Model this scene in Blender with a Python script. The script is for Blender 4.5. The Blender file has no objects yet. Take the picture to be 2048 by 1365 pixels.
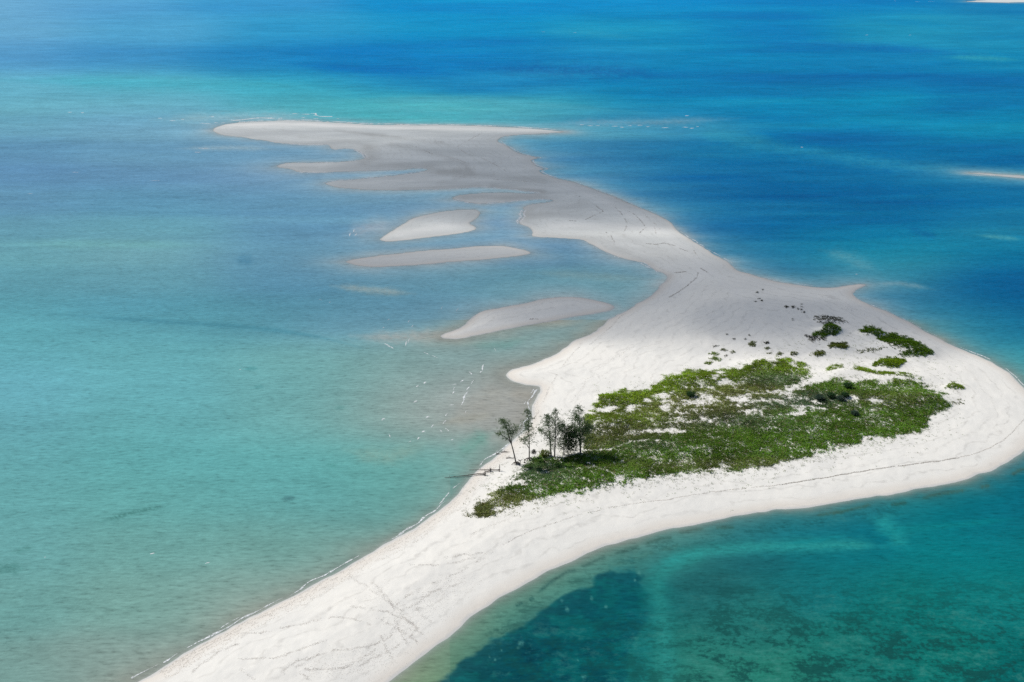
import bpy, math, random
import numpy as np
from mathutils import Vector

random.seed(7)
RNG = np.random.default_rng(11)
C = bpy.context.scene.collection
sc = bpy.context.scene

# ------------------------------------------------------------------ camera
CAM_H = 110.0
PITCH = math.radians(23.0)
LENS = 35.0
cam_d = bpy.data.cameras.new("camera")
cam_d.lens = LENS
cam_d.sensor_width = 36.0
cam_d.clip_start = 0.5
cam_d.clip_end = 200000.0
cam = bpy.data.objects.new("camera", cam_d)
C.objects.link(cam)
cam.location = (0, 0, CAM_H)
cam.rotation_euler = (math.pi / 2 - PITCH, 0, 0)
sc.camera = cam

# ------------------------------------------------------------------ light
SUN_EL = math.radians(45.0)
SUN_AZ = math.atan2(-0.89, 0.45)                      # from +Y towards +X
SUN = np.array([math.sin(SUN_AZ) * math.cos(SUN_EL), math.cos(SUN_AZ) * math.cos(SUN_EL), math.sin(SUN_EL)])
SUN_STRENGTH = 4.4
SKY_STRENGTH = 0.085
world = bpy.data.worlds.new("World")
sc.world = world
world.use_nodes = True
wn = world.node_tree.nodes
wl = world.node_tree.links
bg = wn["Background"]
sky = wn.new("ShaderNodeTexSky")
sky.sky_type = 'NISHITA'
sky.sun_disc = False
sky.sun_elevation = SUN_EL
sky.sun_rotation = SUN_AZ
sky.altitude = 100
sky.air_density = 1.0
sky.dust_density = 0.6
wl.new(sky.outputs[0], bg.inputs[0])
bg.inputs[1].default_value = SKY_STRENGTH
sun_d = bpy.data.lights.new("sun", 'SUN')
sun_d.energy = SUN_STRENGTH
sun_d.angle = math.radians(0.5)
sun_d.color = (1.0, 0.965, 0.91)
sun = bpy.data.objects.new("sun", sun_d)
C.objects.link(sun)
sun.rotation_euler = Vector(-SUN).to_track_quat('-Z', 'Y').to_euler()
sun.location = (-400, 200, 500)

sc.view_settings.view_transform = 'Standard'
sc.view_settings.look = 'None'
sc.view_settings.exposure = 0.0
sc.view_settings.gamma = 1.0
sc.cycles.max_bounces = 6
sc.cycles.diffuse_bounces = 2
sc.cycles.glossy_bounces = 2
sc.cycles.transparent_max_bounces = 24
sc.cycles.volume_bounces = 0
sc.cycles.caustics_reflective = False
sc.cycles.caustics_refractive = False
sc.cycles.use_denoising = False

# ------------------------------------------------------------------ survey helpers (photo pixel <-> ground)
W, H = 2048.0, 1365.0
F = W * LENS / 36.0
CP, SP = math.cos(PITCH), math.sin(PITCH)


def ray(u, v):
    u = np.asarray(u, float); v = np.asarray(v, float)
    x = (u - W / 2) / F
    y = (H / 2 - v) / F
    return x, CP + SP * y, -SP + CP * y


def ground(u, v, z=0.0):
    dx, dy, dz = ray(u, v)
    t = (z - CAM_H) / dz
    return dx * t, dy * t


def project(x, y, z=0.0):
    zz = z - CAM_H
    d = y * CP - zz * SP
    up = y * SP + zz * CP
    d = np.where(d < 1e-3, 1e-3, d)
    return W / 2 + F * x / d, H / 2 - F * up / d, d


def srgb(r, g, b):
    c = np.array([r, g, b], float) / 255.0
    return np.where(c <= 0.04045, c / 12.92, ((c + 0.055) / 1.055) ** 2.4)


def smooth(a, b, x):
    t = np.clip((x - a) / (b - a), 0, 1)
    return t * t * (3 - 2 * t)


def hash2(i, j, s):
    n = np.sin(i * 127.1 + j * 311.7 + s * 74.7) * 43758.5453
    return n - np.floor(n)


def vnoise(x, y, s=0.0):
    i = np.floor(x); j = np.floor(y)
    f = x - i; g = y - j
    f = f * f * (3 - 2 * f); g = g * g * (3 - 2 * g)
    a = hash2(i, j, s); b = hash2(i + 1, j, s); c = hash2(i, j + 1, s); d = hash2(i + 1, j + 1, s)
    return (a * (1 - f) + b * f) * (1 - g) + (c * (1 - f) + d * f) * g


def fbm(x, y, s=0.0, o=4):
    r = 0; a = 0.5; t = 0
    for k in range(o):
        r = r + a * vnoise(x, y, s + k * 3.1); t += a
        x = x * 2.03 + 11.3; y = y * 2.03 + 7.9; a *= 0.5
    return r / t


def subdivide(p, closed=True):
    p = np.asarray(p, float)
    n = len(p)
    out = []
    m = n if closed else n - 1
    for i in range(m):
        a = p[i - 1] if (closed or i > 0) else p[i]
        b = p[i]; c = p[(i + 1) % n]
        d = p[(i + 2) % n] if (closed or i + 2 < n) else c
        out.append(b)
        out.append((-a + 9 * b + 9 * c - d) / 16)
    if not closed:
        out.append(p[-1])
    return np.array(out)


# ------------------------------------------------------------------ outlines of the land at the water line
ISLAND = [(272,1365),(313,1341),(336,1328),(365,1310),(404,1288),(442,1268),(467,1254),(494,1239),(520,1227),(547,1214),(576,1199),(604,1183),(627,1169),
(654,1155),(695,1132),(726,1114),(747,1103),(777,1087),(812,1067),(841,1050),(872,1026),(898,1005),(916,985),(930,970),(945,954),(957,940),(972,927),(994,911),(1018,893),(1036,875),
(1048,862),(1060,838),(1065,823),(1062,812),(1070,797),(1081,778),(1077,772),(1054,770),(1034,765),(1022,760),(1012,751),(1018,743),(1034,737),(1069,728),(1097,717),(1124,701),(1136,691),(1153,680),
(1180,669),(1200,656),(1219,639),(1243,626),(1264,616),(1274,607),(1296,596),(1311,584),(1325,568),(1335,555),(1327,548),(1311,542),(1296,533),(1286,526),(1259,521),(1235,514),(1212,505),(1195,495),(1176,485),
(1160,479),(1121,477),(1086,475),(1066,473),(1067,466),(1059,455),(1041,449),(1039,442),(1047,434),(1045,427),(1050,420),(1048,416),(1055,412),(1068,408),(1086,406),(1107,402),(1094,399.5),(1078,399),(1039,401),(1000,405),
(976,407),(964,408),(941,406),(925,403),(909,399),(906,396),(917,391),(948,388),(995,386),(1044,387),(1082,386),(1054,384),(1034,380),(995,376.5),(956,375),(898,378),(839,380),(790,381),(751,381),(712,379),(677,375),
(656,370),(652,367),(664,363),(693,361),(732,358),(761,354),(800,350),(829,346),(852,342),(855,338),(829,337),(800,340),(751,342),(693,344),(634,345),(599,345),(587,341),(576,338),(553,335),(556,331),(572,327),(595,326),
(644,326),(689,324),(716,321),(731,316),(730,311),(720,304),(707,299),(689,298),(669,300),(660,296),(656,290),(615,290),(595,289),(566,287),(545,285),(529,281),(507,279),(478,274),(449,271),(430,265),(426,259),(435,254),
(451,249),(478,246),(537,243),(595,242),(644,244),(693,247),(752,250),(800,250),(859,251),(917,251),(995,254),(1066,258),(1113,262),(1130,265),(1073,268.5),(1030,271),(1007,274),(998,278),(996,282),(1007,289),(1019,296),
(1034,305),(1054,311),(1079,316),(1062,321),(1068,328),(1072,333),(1089,338),(1079,342),(1089,349),(1113,357),(1152,366),(1182,377),(1230,394),(1279,416),(1312,429),(1337,443),(1347,454),(1361,466),(1392,486),(1419,503),
(1440,516),(1460,527),(1473,540),(1493,547),(1532,558),(1561,565),(1608,572),(1643,576),(1674,575),(1703,570.5),(1730,570),(1717,577),(1707,586),(1713,597),(1741,610),(1765,620),(1793,632),(1829,650),(1846,661),(1882,679),
(1917,696),(1965,716),(1996,733),(2025,752),(2048,776),(2075,805),(2085,835),(2078,872),(2048,903),(2029,914),(2005,929),(1984,943),(1960,949),(1937,959),(1902,966),(1843,978),(1785,988),(1726,996),(1687,1003),(1648,1011),
(1593,1018),(1544,1022),(1495,1030),(1437,1039),(1378,1051),(1339,1059),(1300,1067),(1273,1076),(1234,1087),(1195,1099),(1156,1114),(1117,1131),(1078,1150),(1039,1173),(1000,1196),(975,1214),(946,1236),(922,1257),(893,1277),
(858,1301),(828,1324),(799,1348),(780,1365),(700,1440),(600,1540),(-250,1760),(-150,1620),(150,1435)]
BARS = [
[(758,480),(764,475),(778,466),(797,454),(818,441),(842,433),(865,427),(890,423),(918,420),(951,420),(958,427),(953,437),(940,445),(942,450),(953,456),(939,464),(894,471),(836,478),(797,483),(771,484)],
[(689,524),(711,518),(748,513),(797,507),(855,501),(914,497),(963,493),(1002,492),(1031,496),(1059,504),(1051,510),(992,517),(914,524),(836,530),(758,535),(722,533),(703,529)],
[(883,673),(906,661),(932,647),(948,632),(969,621),(1006,615),(1040,609),(1075,600),(1104,596),(1143,595),(1176,599),(1212,606),(1229,612),(1230,618),(1212,624),(1153,634),(1094,645),(1026,657),(967,668),(928,676),(899,678)],
[(1926,4),(1960,1),(2010,-3),(2100,-8),(2250,-6),(2250,6),(2100,7),(2048,5.5),(1990,5.5)],
[(1935,347),(1960,346.5),(2000,349),(2048,352),(2130,357),(2130,362),(2048,357),(1995,352.5)],
]


def to_world_poly(p):
    p = subdivide(np.array(p, float))
    x, y = ground(p[:, 0], p[:, 1])
    return np.stack([x, y], 1)


POLYS = [to_world_poly(p) for p in [ISLAND] + BARS]


def poly_sd(px, py, poly):
    a = poly; b = np.roll(poly, -1, 0)
    ex = b[:, 0] - a[:, 0]; ey = b[:, 1] - a[:, 1]
    l2 = ex * ex + ey * ey + 1e-9
    out = np.empty(len(px))
    n = 3000
    for s in range(0, len(px), n):
        x = px[s:s + n, None]; y = py[s:s + n, None]
        dx = x - a[:, 0]; dy = y - a[:, 1]
        t = np.clip((dx * ex + dy * ey) / l2, 0, 1)
        d = np.min((dx - t * ex) ** 2 + (dy - t * ey) ** 2, 1)
        c = ((a[:, 1] > y) != (b[:, 1] > y)) & (dx < ex * (y - a[:, 1]) / np.where(np.abs(ey) < 1e-9, 1e-9, ey))
        ins = (c.sum(1) % 2) == 1
        out[s:s + n] = np.where(ins, 1, -1) * np.sqrt(d)
    return out


BBOX = [(p[:, 0].min() - 60, p[:, 0].max() + 60, p[:, 1].min() - 60, p[:, 1].max() + 60) for p in POLYS]


def shore_sd(x, y):
    x = np.asarray(x, float).ravel(); y = np.asarray(y, float).ravel()
    r = np.full(len(x), -60.0)
    for p, bb in zip(POLYS, BBOX):
        m = (x > bb[0]) & (x < bb[1]) & (y > bb[2]) & (y < bb[3])
        if m.any():
            r[m] = np.maximum(r[m], poly_sd(x[m], y[m], p))
    r = r + (vnoise(x * 0.45, y * 0.45, 5) - 0.5) * 0.5 + (vnoise(x * 0.13, y * 0.13, 9) - 0.5) * 0.8
    return r


# dune hummocks: photo position, height, half-widths in metres
MOUNDS = [(1660,664,1.9,3.6,2.6),(1655,643,0.7,4.6,1.8),(1746,670,1.4,4.0,2.4),(1806,696,2.0,7.5,4.0),(1838,708,0.9,4.5,3.0),(1778,730,1.0,4.2,2.2),
(1676,698,0.7,3.2,1.5),(1638,712,0.6,2.6,1.4),(1690,748,1.1,5.0,2.4),(1790,760,1.0,9.0,3.0),(1530,730,1.0,7.0,3.0),(1400,760,0.9,10,3.0),(1240,800,0.8,6,3),
(1230,845,0.9,6,3),(1500,830,0.7,12,5),(1750,800,1.1,9,4),(1850,800,0.9,5,4),(1600,860,0.9,14,4),(1400,900,0.7,14,4),(1200,950,0.7,9,4),(1060,965,0.5,6,4),
(1908,774,0.5,2.4,1.3),(1430,718,0.4,2.5,1.0),(1587,709,0.35,1.4,0.8)]
MG = []
for (u, v, h, a, b) in MOUNDS:
    gx, gy = ground(u, v, 1.2)
    MG.append((float(gx), float(gy), h, a, b))


def height_from(x, y, sd):
    isl = smooth(335, 262, y)
    top = 0.38 + 1.0 * isl
    slope = 0.035 + 0.075 * isl
    up = top * (1 - np.exp(-np.maximum(sd, 0) * slope / top))
    dn = np.maximum(sd, -60) * 0.06
    h = np.where(sd > 0, up, dn)
    k = smooth(1, 9, sd)
    h = h + k * isl * ((fbm(x * 0.11, y * 0.11, 2) - 0.5) * 0.5 + (fbm(x * 0.5, y * 0.5, 4, 3) - 0.5) * 0.12)
    h = h + k * (1 - isl) * (fbm(x * 0.03, y * 0.05, 6) - 0.5) * 0.12
    for (mx, my, mh, a, b) in MG:
        q = ((x - mx) / a) ** 2 + ((y - my) / b) ** 2
        h = h + np.where(q < 12, mh * np.exp(-q), 0) * k
    return h


def terrain(x, y):
    x = np.atleast_1d(np.asarray(x, float)); y = np.atleast_1d(np.asarray(y, float))
    return height_from(x, y, shore_sd(x, y))


def at(u, v):
    """photo pixel -> point on the sand"""
    z = np.zeros(np.size(u))
    for _ in range(5):
        x, y = ground(np.atleast_1d(u), np.atleast_1d(v), z)
        z = np.maximum(terrain(x, y), 0)
    return x, y, z


def pt(u, v):
    x, y, z = at(u, v)
    return np.array([x[0], y[0], z[0]])


def at_plane(u, v, yw):
    dx, dy, dz = ray(u, v)
    t = yw / dy
    return np.array([float(dx * t), float(yw), float(CAM_H + dz * t)])


# ------------------------------------------------------------------ clouds (real ones, high above, outside the picture) that shade the bank
CLOUD_Z = 620.0
# photo pixel of the middle of its shade, half-widths on the ground, optical depth
CLOUDS = [(620,345,400,104,0.60),(1120,345,110,100,0.5),(820,254,170,30,0.22),(1000,563,215,54,0.60),(330,570,170,54,0.45),(1480,606,80,46,0.46),(1660,662,38,24,0.5),(1560,400,110,60,0.2)]
CL = []
for (u, v, a, b, tau) in CLOUDS:
    gx, gy = ground(u, v)
    t = CLOUD_Z / SUN[2]
    CL.append((float(gx) + SUN[0] * t, float(gy) + SUN[1] * t, CLOUD_Z, a, b, 22.0, tau))


def sun_through(x, y):
    """share of the direct sun that passes the clouds at ground points"""
    od = np.zeros_like(x)
    for (cx, cy, cz, a, b, c, tau) in CL:
        ox = (x - cx) / a; oy = (y - cy) / b; oz = np.full_like(x, -cz / c)
        d = (SUN[0] / a, SUN[1] / b, SUN[2] / c)
        A = d[0] ** 2 + d[1] ** 2 + d[2] ** 2
        B = ox * d[0] + oy * d[1] + oz * d[2]
        Cc = ox ** 2 + oy ** 2 + oz ** 2 - 1
        disc = B * B - A * Cc
        ch = np.where(disc > 0, 2 * np.sqrt(np.maximum(disc, 0)) / A, 0)
        od = od + ch * (tau / (2 / math.sqrt(A)))
    return np.exp(-od)


# ------------------------------------------------------------------ node helpers
def new_mat(name):
    m = bpy.data.materials.new(name)
    m.use_nodes = True
    m.node_tree.nodes.clear()
    return m, m.node_tree.nodes, m.node_tree.links


def nd(n, t, **kw):
    o = n.new(t)
    for k, v in kw.items():
        setattr(o, k, v)
    return o


def math_n(n, l, op, a, b=None, clamp=False):
    o = n.new("ShaderNodeMath"); o.operation = op; o.use_clamp = clamp
    for i, s in enumerate((a, b)):
        if s is None: continue
        if isinstance(s, (int, float)): o.inputs[i].default_value = s
        else: l.new(s, o.inputs[i])
    return o.outputs[0]


def mix_c(n, l, fac, a, b, blend='MIX'):
    o = n.new("ShaderNodeMix"); o.data_type = 'RGBA'; o.blend_type = blend
    for i, s in ((0, fac), (6, a), (7, b)):
        if isinstance(s, (int, float)): o.inputs[i].default_value = s
        elif isinstance(s, tuple): o.inputs[i].default_value = (*s[:3], 1)
        else: l.new(s, o.inputs[i])
    return o.outputs[2]


def noise_n(n, l, vec, scale, detail=3, rough=0.55):
    o = n.new("ShaderNodeTexNoise")
    o.inputs['Scale'].default_value = scale; o.inputs['Detail'].default_value = detail; o.inputs['Roughness'].default_value = rough
    l.new(vec, o.inputs['Vector'])
    return o.outputs[0]


def mapping(n, l, vec, rot=(0, 0, 0), scale=(1, 1, 1)):
    o = n.new("ShaderNodeMapping")
    o.inputs['Rotation'].default_value = rot; o.inputs['Scale'].default_value = scale
    l.new(vec, o.inputs['Vector'])
    return o.outputs[0]


def maprange(n, l, v, a, b, c, d):
    o = n.new("ShaderNodeMapRange")
    o.inputs[1].default_value = a; o.inputs[2].default_value = b; o.inputs[3].default_value = c; o.inputs[4].default_value = d
    l.new(v, o.inputs[0])
    return o.outputs[0]


def attr(n, name):
    o = n.new("ShaderNodeAttribute"); o.attribute_name = name
    return o


# ------------------------------------------------------------------ object helpers
def tag(o, label, cat=None, group=None, kind=None):
    o["label"] = label
    if cat: o["category"] = cat
    if group: o["group"] = group
    if kind: o["kind"] = kind
    return o


def empty(name, loc):
    o = bpy.data.objects.new(name, None)
    C.objects.link(o); o.location = loc
    o.empty_display_size = 0.5
    return o


def mesh_np(name, verts, faces, mat, parent=None, origin=(0, 0, 0), smooth_f=False, col=None, fattr=None):
    """verts (n,3); faces (m,k) same k"""
    verts = np.asarray(verts, np.float32) - np.asarray(origin, np.float32)
    faces = np.asarray(faces, np.int32)
    me = bpy.data.meshes.new(name)
    k = faces.shape[1]
    me.vertices.add(len(verts)); me.vertices.foreach_set("co", verts.ravel())
    me.loops.add(faces.size); me.loops.foreach_set("vertex_index", faces.ravel())
    me.polygons.add(len(faces))
    me.polygons.foreach_set("loop_start", np.arange(0, faces.size, k, dtype=np.int32))
    me.update(calc_edges=True)
    me.polygons.foreach_set("use_smooth", np.full(len(faces), smooth_f))
    if col is not None:
        a = me.attributes.new("Col", 'FLOAT_COLOR', 'POINT')
        c4 = np.ones((len(verts), 4), np.float32); c4[:, :3] = col
        a.data.foreach_set("color", c4.ravel())
    for nm, arr in (fattr or {}).items():
        a = me.attributes.new(nm, 'FLOAT', 'POINT'); a.data.foreach_set("value", np.asarray(arr, np.float32))
    me.materials.append(mat)
    o = bpy.data.objects.new(name, me)
    C.objects.link(o)
    if parent is not None: o.parent = parent
    else: o.location = origin
    return o


class MB:
    """collects tubes into one mesh"""
    def __init__(s): s.v = []; s.f = []; s.n = 0
    def tube(s, pts, radii, sides=7, cap=True):
        pts = [np.asarray(p, float) for p in pts]
        rings = []
        for i, p in enumerate(pts):
            d = pts[min(i + 1, len(pts) - 1)] - pts[max(i - 1, 0)]
            d = d / (np.linalg.norm(d) + 1e-9)
            up = np.array([0, 0, 1.0]) if abs(d[2]) < 0.9 else np.array([1.0, 0, 0])
            a = np.cross(d, up); a /= np.linalg.norm(a); b = np.cross(d, a)
            ring = []
            for k in range(sides):
                t = 2 * math.pi * k / sides
                s.v.append(p + radii[i] * (math.cos(t) * a + math.sin(t) * b)); ring.append(s.n); s.n += 1
            rings.append(ring)
        for r0, r1 in zip(rings, rings[1:]):
            for k in range(sides):
                s.f.append((r0[k], r0[(k + 1) % sides], r1[(k + 1) % sides], r1[k]))
        if cap:
            for ring in (rings[0][::-1], rings[-1]):
                s.v.append(np.mean([s.v[i] for i in ring], 0)); c = s.n; s.n += 1
                for k in range(0, sides):
                    s.f.append((ring[k], ring[(k + 1) % sides], c, c))
    def build(s, name, mat, parent=None, origin=(0, 0, 0)):
        me = bpy.data.meshes.new(name)
        faces = [tuple(dict.fromkeys(f)) for f in s.f]
        me.from_pydata([tuple(np.asarray(v) - np.asarray(origin)) for v in s.v], [], faces)
        me.polygons.foreach_set("use_smooth", [True] * len(me.polygons))
        me.materials.append(mat)
        o = bpy.data.objects.new(name, me); C.objects.link(o)
        if parent is not None: o.parent = parent
        else: o.location = origin
        return o


# ------------------------------------------------------------------ materials
def sand_material():
    m, n, l = new_mat("sand")
    out = nd(n, "ShaderNodeOutputMaterial"); bs = nd(n, "ShaderNodeBsdfPrincipled")
    geo = nd(n, "ShaderNodeNewGeometry"); pos = geo.outputs['Position']
    sd = attr(n, "sd").outputs['Fac']; wet_sunlit = attr(n, "wet_sunlit").outputs['Fac']; isl = attr(n, "isl").outputs['Fac']
    big = noise_n(n, l, pos, 0.05, 4); mid = noise_n(n, l, pos, 0.6, 4, 0.6); fine = noise_n(n, l, pos, 4.0, 3, 0.7)
    dry = mix_c(n, l, maprange(n, l, big, 0.3, 0.7, 0, 1), (0.765, 0.735, 0.665), (0.735, 0.714, 0.655))
    flat = mix_c(n, l, maprange(n, l, big, 0.3, 0.7, 0, 1), (0.565, 0.59, 0.57), (0.64, 0.66, 0.635))
    dampn = noise_n(n, l, mapping(n, l, pos, rot=(0, 0, 0.1), scale=(0.3, 1, 1)), 0.055, 5, 0.6)
    flat = mix_c(n, l, maprange(n, l, dampn, 0.45, 0.65, 0, 0.75), flat, (0.43, 0.455, 0.445))
    c = mix_c(n, l, isl, flat, dry)
    # old tide lines that follow the shore
    wob = math_n(n, l, 'ADD', sd, math_n(n, l, 'MULTIPLY', noise_n(n, l, pos, 0.12, 3), 9.0))
    line = math_n(n, l, 'SINE', math_n(n, l, 'MULTIPLY', wob, 1.7))
    line2 = math_n(n, l, 'SINE', math_n(n, l, 'MULTIPLY', wob, 4.3))
    lm = math_n(n, l, 'MULTIPLY', maprange(n, l, line, 0.70, 1.0, 0, 0.30), maprange(n, l, mid, 0.35, 0.65, 0, 1))
    lm2 = math_n(n, l, 'MULTIPLY', maprange(n, l, line2, 0.6, 1.0, 0, 0.07), maprange(n, l, fine, 0.35, 0.65, 0, 1))
    c = mix_c(n, l, math_n(n, l, 'ADD', lm, math_n(n, l, 'MULTIPLY', lm2, isl)), c, (0.32, 0.30, 0.265))
    c = mix_c(n, l, maprange(n, l, mid, 0.35, 0.75, 0, 0.10), c, (0.50, 0.475, 0.44))
    c = mix_c(n, l, math_n(n, l, 'MULTIPLY', maprange(n, l, fine, 0.55, 0.8, 0, 0.13), isl), c, (0.44, 0.41, 0.37))
    c = mix_c(n, l, math_n(n, l, 'MULTIPLY', wet_sunlit, -0.9, True), c, (0.74, 0.725, 0.68))  # below zero: dry sand and cloud-gap sunlight painted paler
    # tan damp strip, then dark wet strip by the water
    dn0 = math_n(n, l, 'MULTIPLY', maprange(n, l, sd, 0.0, 9.0, 0.40, 0), math_n(n, l, 'SUBTRACT', 1.0, isl, True))
    c = mix_c(n, l, dn0, c, (0.40, 0.42, 0.405))
    jit = math_n(n, l, 'ADD', sd, math_n(n, l, 'MULTIPLY', math_n(n, l, 'SUBTRACT', mid, 0.5), 1.2))
    band = noise_n(n, l, mapping(n, l, pos, rot=(0, 0, -0.6), scale=(0.35, 1, 1)), 0.09, 3, 0.5)
    c = mix_c(n, l, maprange(n, l, band, 0.42, 0.62, 0, 0.35), c, mix_c(n, l, isl, (0.44, 0.46, 0.45), (0.70, 0.675, 0.62)))
    c = mix_c(n, l, math_n(n, l, 'MULTIPLY', maprange(n, l, jit, 1.2, 3.6, 0.7, 0), isl), c, (0.64, 0.585, 0.51))
    c = mix_c(n, l, maprange(n, l, jit, 0.1, 0.8, 1, 0), c, (0.56, 0.55, 0.52))
    rim = math_n(n, l, 'MULTIPLY', maprange(n, l, jit, -0.5, 0.0, 0, 1), maprange(n, l, jit, 0.3, 0.9, 1, 0))
    wetf = math_n(n, l, 'MAXIMUM', math_n(n, l, 'MULTIPLY', rim, maprange(n, l, isl, 0.1, 1, 0.30, 0.08)), wet_sunlit, clamp=True)
    c = mix_c(n, l, wetf, c, (0.26, 0.245, 0.215))
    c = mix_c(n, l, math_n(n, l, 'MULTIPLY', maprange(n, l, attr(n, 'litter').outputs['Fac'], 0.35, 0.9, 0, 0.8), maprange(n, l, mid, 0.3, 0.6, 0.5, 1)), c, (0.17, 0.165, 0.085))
    l.new(c, bs.inputs['Base Color'])
    l.new(maprange(n, l, wetf, 0, 1, 0.95, 0.45), bs.inputs['Roughness'])
    bs.inputs['Specular IOR Level'].default_value = 0.15
    bmp = nd(n, "ShaderNodeBump"); bmp.inputs['Strength'].default_value = 0.3; bmp.inputs['Distance'].default_value = 0.12
    hsum = math_n(n, l, 'ADD', math_n(n, l, 'MULTIPLY', fine, 0.5), mid)
    l.new(hsum, bmp.inputs['Height']); l.new(bmp.outputs[0], bs.inputs['Normal'])
    l.new(bs.outputs[0], out.inputs[0])
    return m


def water_material():
    m, n, l = new_mat("sea_water")
    out = nd(n, "ShaderNodeOutputMaterial")
    geo = nd(n, "ShaderNodeNewGeometry"); pos = geo.outputs['Position']
    col = attr(n, "Col").outputs['Color']; op = attr(n, "opac").outputs['Fac']; weed = attr(n, "weed").outputs['Fac']; chop = attr(n, "chop").outputs['Fac']
    swell = mapping(n, l, pos, rot=(0, 0, math.radians(-14)), scale=(0.3, 1, 1))
    w1 = noise_n(n, l, swell, 1.5, 4, 0.65)
    w2 = noise_n(n, l, swell, 0.30, 4, 0.65)
    w3 = noise_n(n, l, mapping(n, l, pos, rot=(0, 0, math.radians(12)), scale=(0.5, 1, 1)), 2.6, 2, 0.6)
    w4 = noise_n(n, l, mapping(n, l, pos, rot=(0, 0, math.radians(-6)), scale=(0.3, 1, 1)), 0.12, 4, 0.7)
    patch = noise_n(n, l, mapping(n, l, pos, scale=(0.35, 1, 1)), 0.035, 4, 0.55)
    # colour: slow patches, small wave facets
    f = math_n(n, l, 'ADD', math_n(n, l, 'SUBTRACT', maprange(n, l, w1, 0.3, 0.7, 0.83, 1.17), maprange(n, l, w1, 0.42, 0.32, 0.0, 0.13)), math_n(n, l, 'ADD', maprange(n, l, patch, 0.3, 0.7, -0.07, 0.07), math_n(n, l, 'ADD', maprange(n, l, w2, 0.3, 0.7, -0.095, 0.095), math_n(n, l, 'MULTIPLY', maprange(n, l, w4, 0.3, 0.7, -0.12, 0.12), attr(n, 'reach').outputs['Fac']))))
    fx = nd(n, "ShaderNodeCombineColor")
    for i in range(3): l.new(f, fx.inputs[i])
    c = mix_c(n, l, 1.0, col, fx.outputs[0], 'MULTIPLY')
    # sea grass on the bottom of the lagoon
    g1 = noise_n(n, l, mapping(n, l, pos, rot=(0, 0, 0.5), scale=(0.6, 1, 1)), 0.22, 5, 0.68)
    g2 = noise_n(n, l, pos, 1.1, 4, 0.65)
    gm = math_n(n, l, 'ADD', math_n(n, l, 'MULTIPLY', g1, 0.65), math_n(n, l, 'MULTIPLY', g2, 0.35))
    gf = math_n(n, l, 'MULTIPLY', maprange(n, l, gm, 0.49, 0.56, 0, 0.78), weed)
    c = mix_c(n, l, gf, c, (0.006, 0.055, 0.05))
    gl = math_n(n, l, 'MULTIPLY', maprange(n, l, gm, 0.36, 0.47, 0.40, 0), weed)
    c = mix_c(n, l, gl, c, (0.06, 0.24, 0.20))
    bmp = nd(n, "ShaderNodeBump"); bmp.inputs['Distance'].default_value = 0.5
    l.new(math_n(n, l, 'MULTIPLY', chop, 0.36), bmp.inputs['Strength'])
    h = math_n(n, l, 'ADD', math_n(n, l, 'ADD', w1, math_n(n, l, 'MULTIPLY', w2, 1.6)), math_n(n, l, 'MULTIPLY', w3, 0.45))
    l.new(h, bmp.inputs['Height'])
    dif = nd(n, "ShaderNodeBsdfDiffuse"); l.new(c, dif.inputs[0]); l.new(bmp.outputs[0], dif.inputs['Normal'])
    tr = nd(n, "ShaderNodeBsdfTransparent"); tr.inputs[0].default_value = (0.90, 0.95, 0.94, 1)
    mx = nd(n, "ShaderNodeMixShader"); l.new(op, mx.inputs[0]); l.new(tr.outputs[0], mx.inputs[1]); l.new(dif.outputs[0], mx.inputs[2])
    gls = nd(n, "ShaderNodeBsdfGlossy"); gls.inputs['Roughness'].default_value = 0.22; l.new(bmp.outputs[0], gls.inputs['Normal'])
    fr = nd(n, "ShaderNodeFresnel"); fr.inputs[0].default_value = 1.33; l.new(bmp.outputs[0], fr.inputs['Normal'])
    # a polarised look: part of the mirror image is missing
    ff = math_n(n, l, 'MINIMUM', math_n(n, l, 'MULTIPLY', fr.outputs[0], 0.30), 0.032)
    mx2 = nd(n, "ShaderNodeMixShader"); l.new(ff, mx2.inputs[0]); l.new(mx.outputs[0], mx2.inputs[1]); l.new(gls.outputs[0], mx2.inputs[2])
    l.new(mx2.outputs[0], out.inputs[0])
    return m


def leaf_material(name, trans=0.3):
    m, n, l = new_mat(name)
    out = nd(n, "ShaderNodeOutputMaterial")
    col = attr(n, "Col").outputs['Color']
    d = nd(n, "ShaderNodeBsdfDiffuse"); t = nd(n, "ShaderNodeBsdfTranslucent")
    l.new(col, d.inputs[0]); l.new(col, t.inputs[0])
    mx = nd(n, "ShaderNodeMixShader"); mx.inputs[0].default_value = trans
    l.new(d.outputs[0], mx.inputs[1]); l.new(t.outputs[0], mx.inputs[2])
    l.new(mx.outputs[0], out.inputs[0])
    return m


def bark_material(name, a, b):
    m, n, l = new_mat(name)
    out = nd(n, "ShaderNodeOutputMaterial"); bs = nd(n, "ShaderNodeBsdfPrincipled")
    tc = nd(n, "ShaderNodeTexCoord")
    no = noise_n(n, l, mapping(n, l, tc.outputs['Object'], scale=(4, 4, 0.8)), 3.0, 4, 0.6)
    c = mix_c(n, l, maprange(n, l, no, 0.3, 0.7, 0, 1), a, b)
    l.new(c, bs.inputs['Base Color']); bs.inputs['Roughness'].default_value = 0.9
    bmp = nd(n, "ShaderNodeBump"); bmp.inputs['Strength'].default_value = 0.6; bmp.inputs['Distance'].default_value = 0.03
    l.new(no, bmp.inputs['Height']); l.new(bmp.outputs[0], bs.inputs['Normal'])
    l.new(bs.outputs[0], out.inputs[0])
    return m


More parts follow.
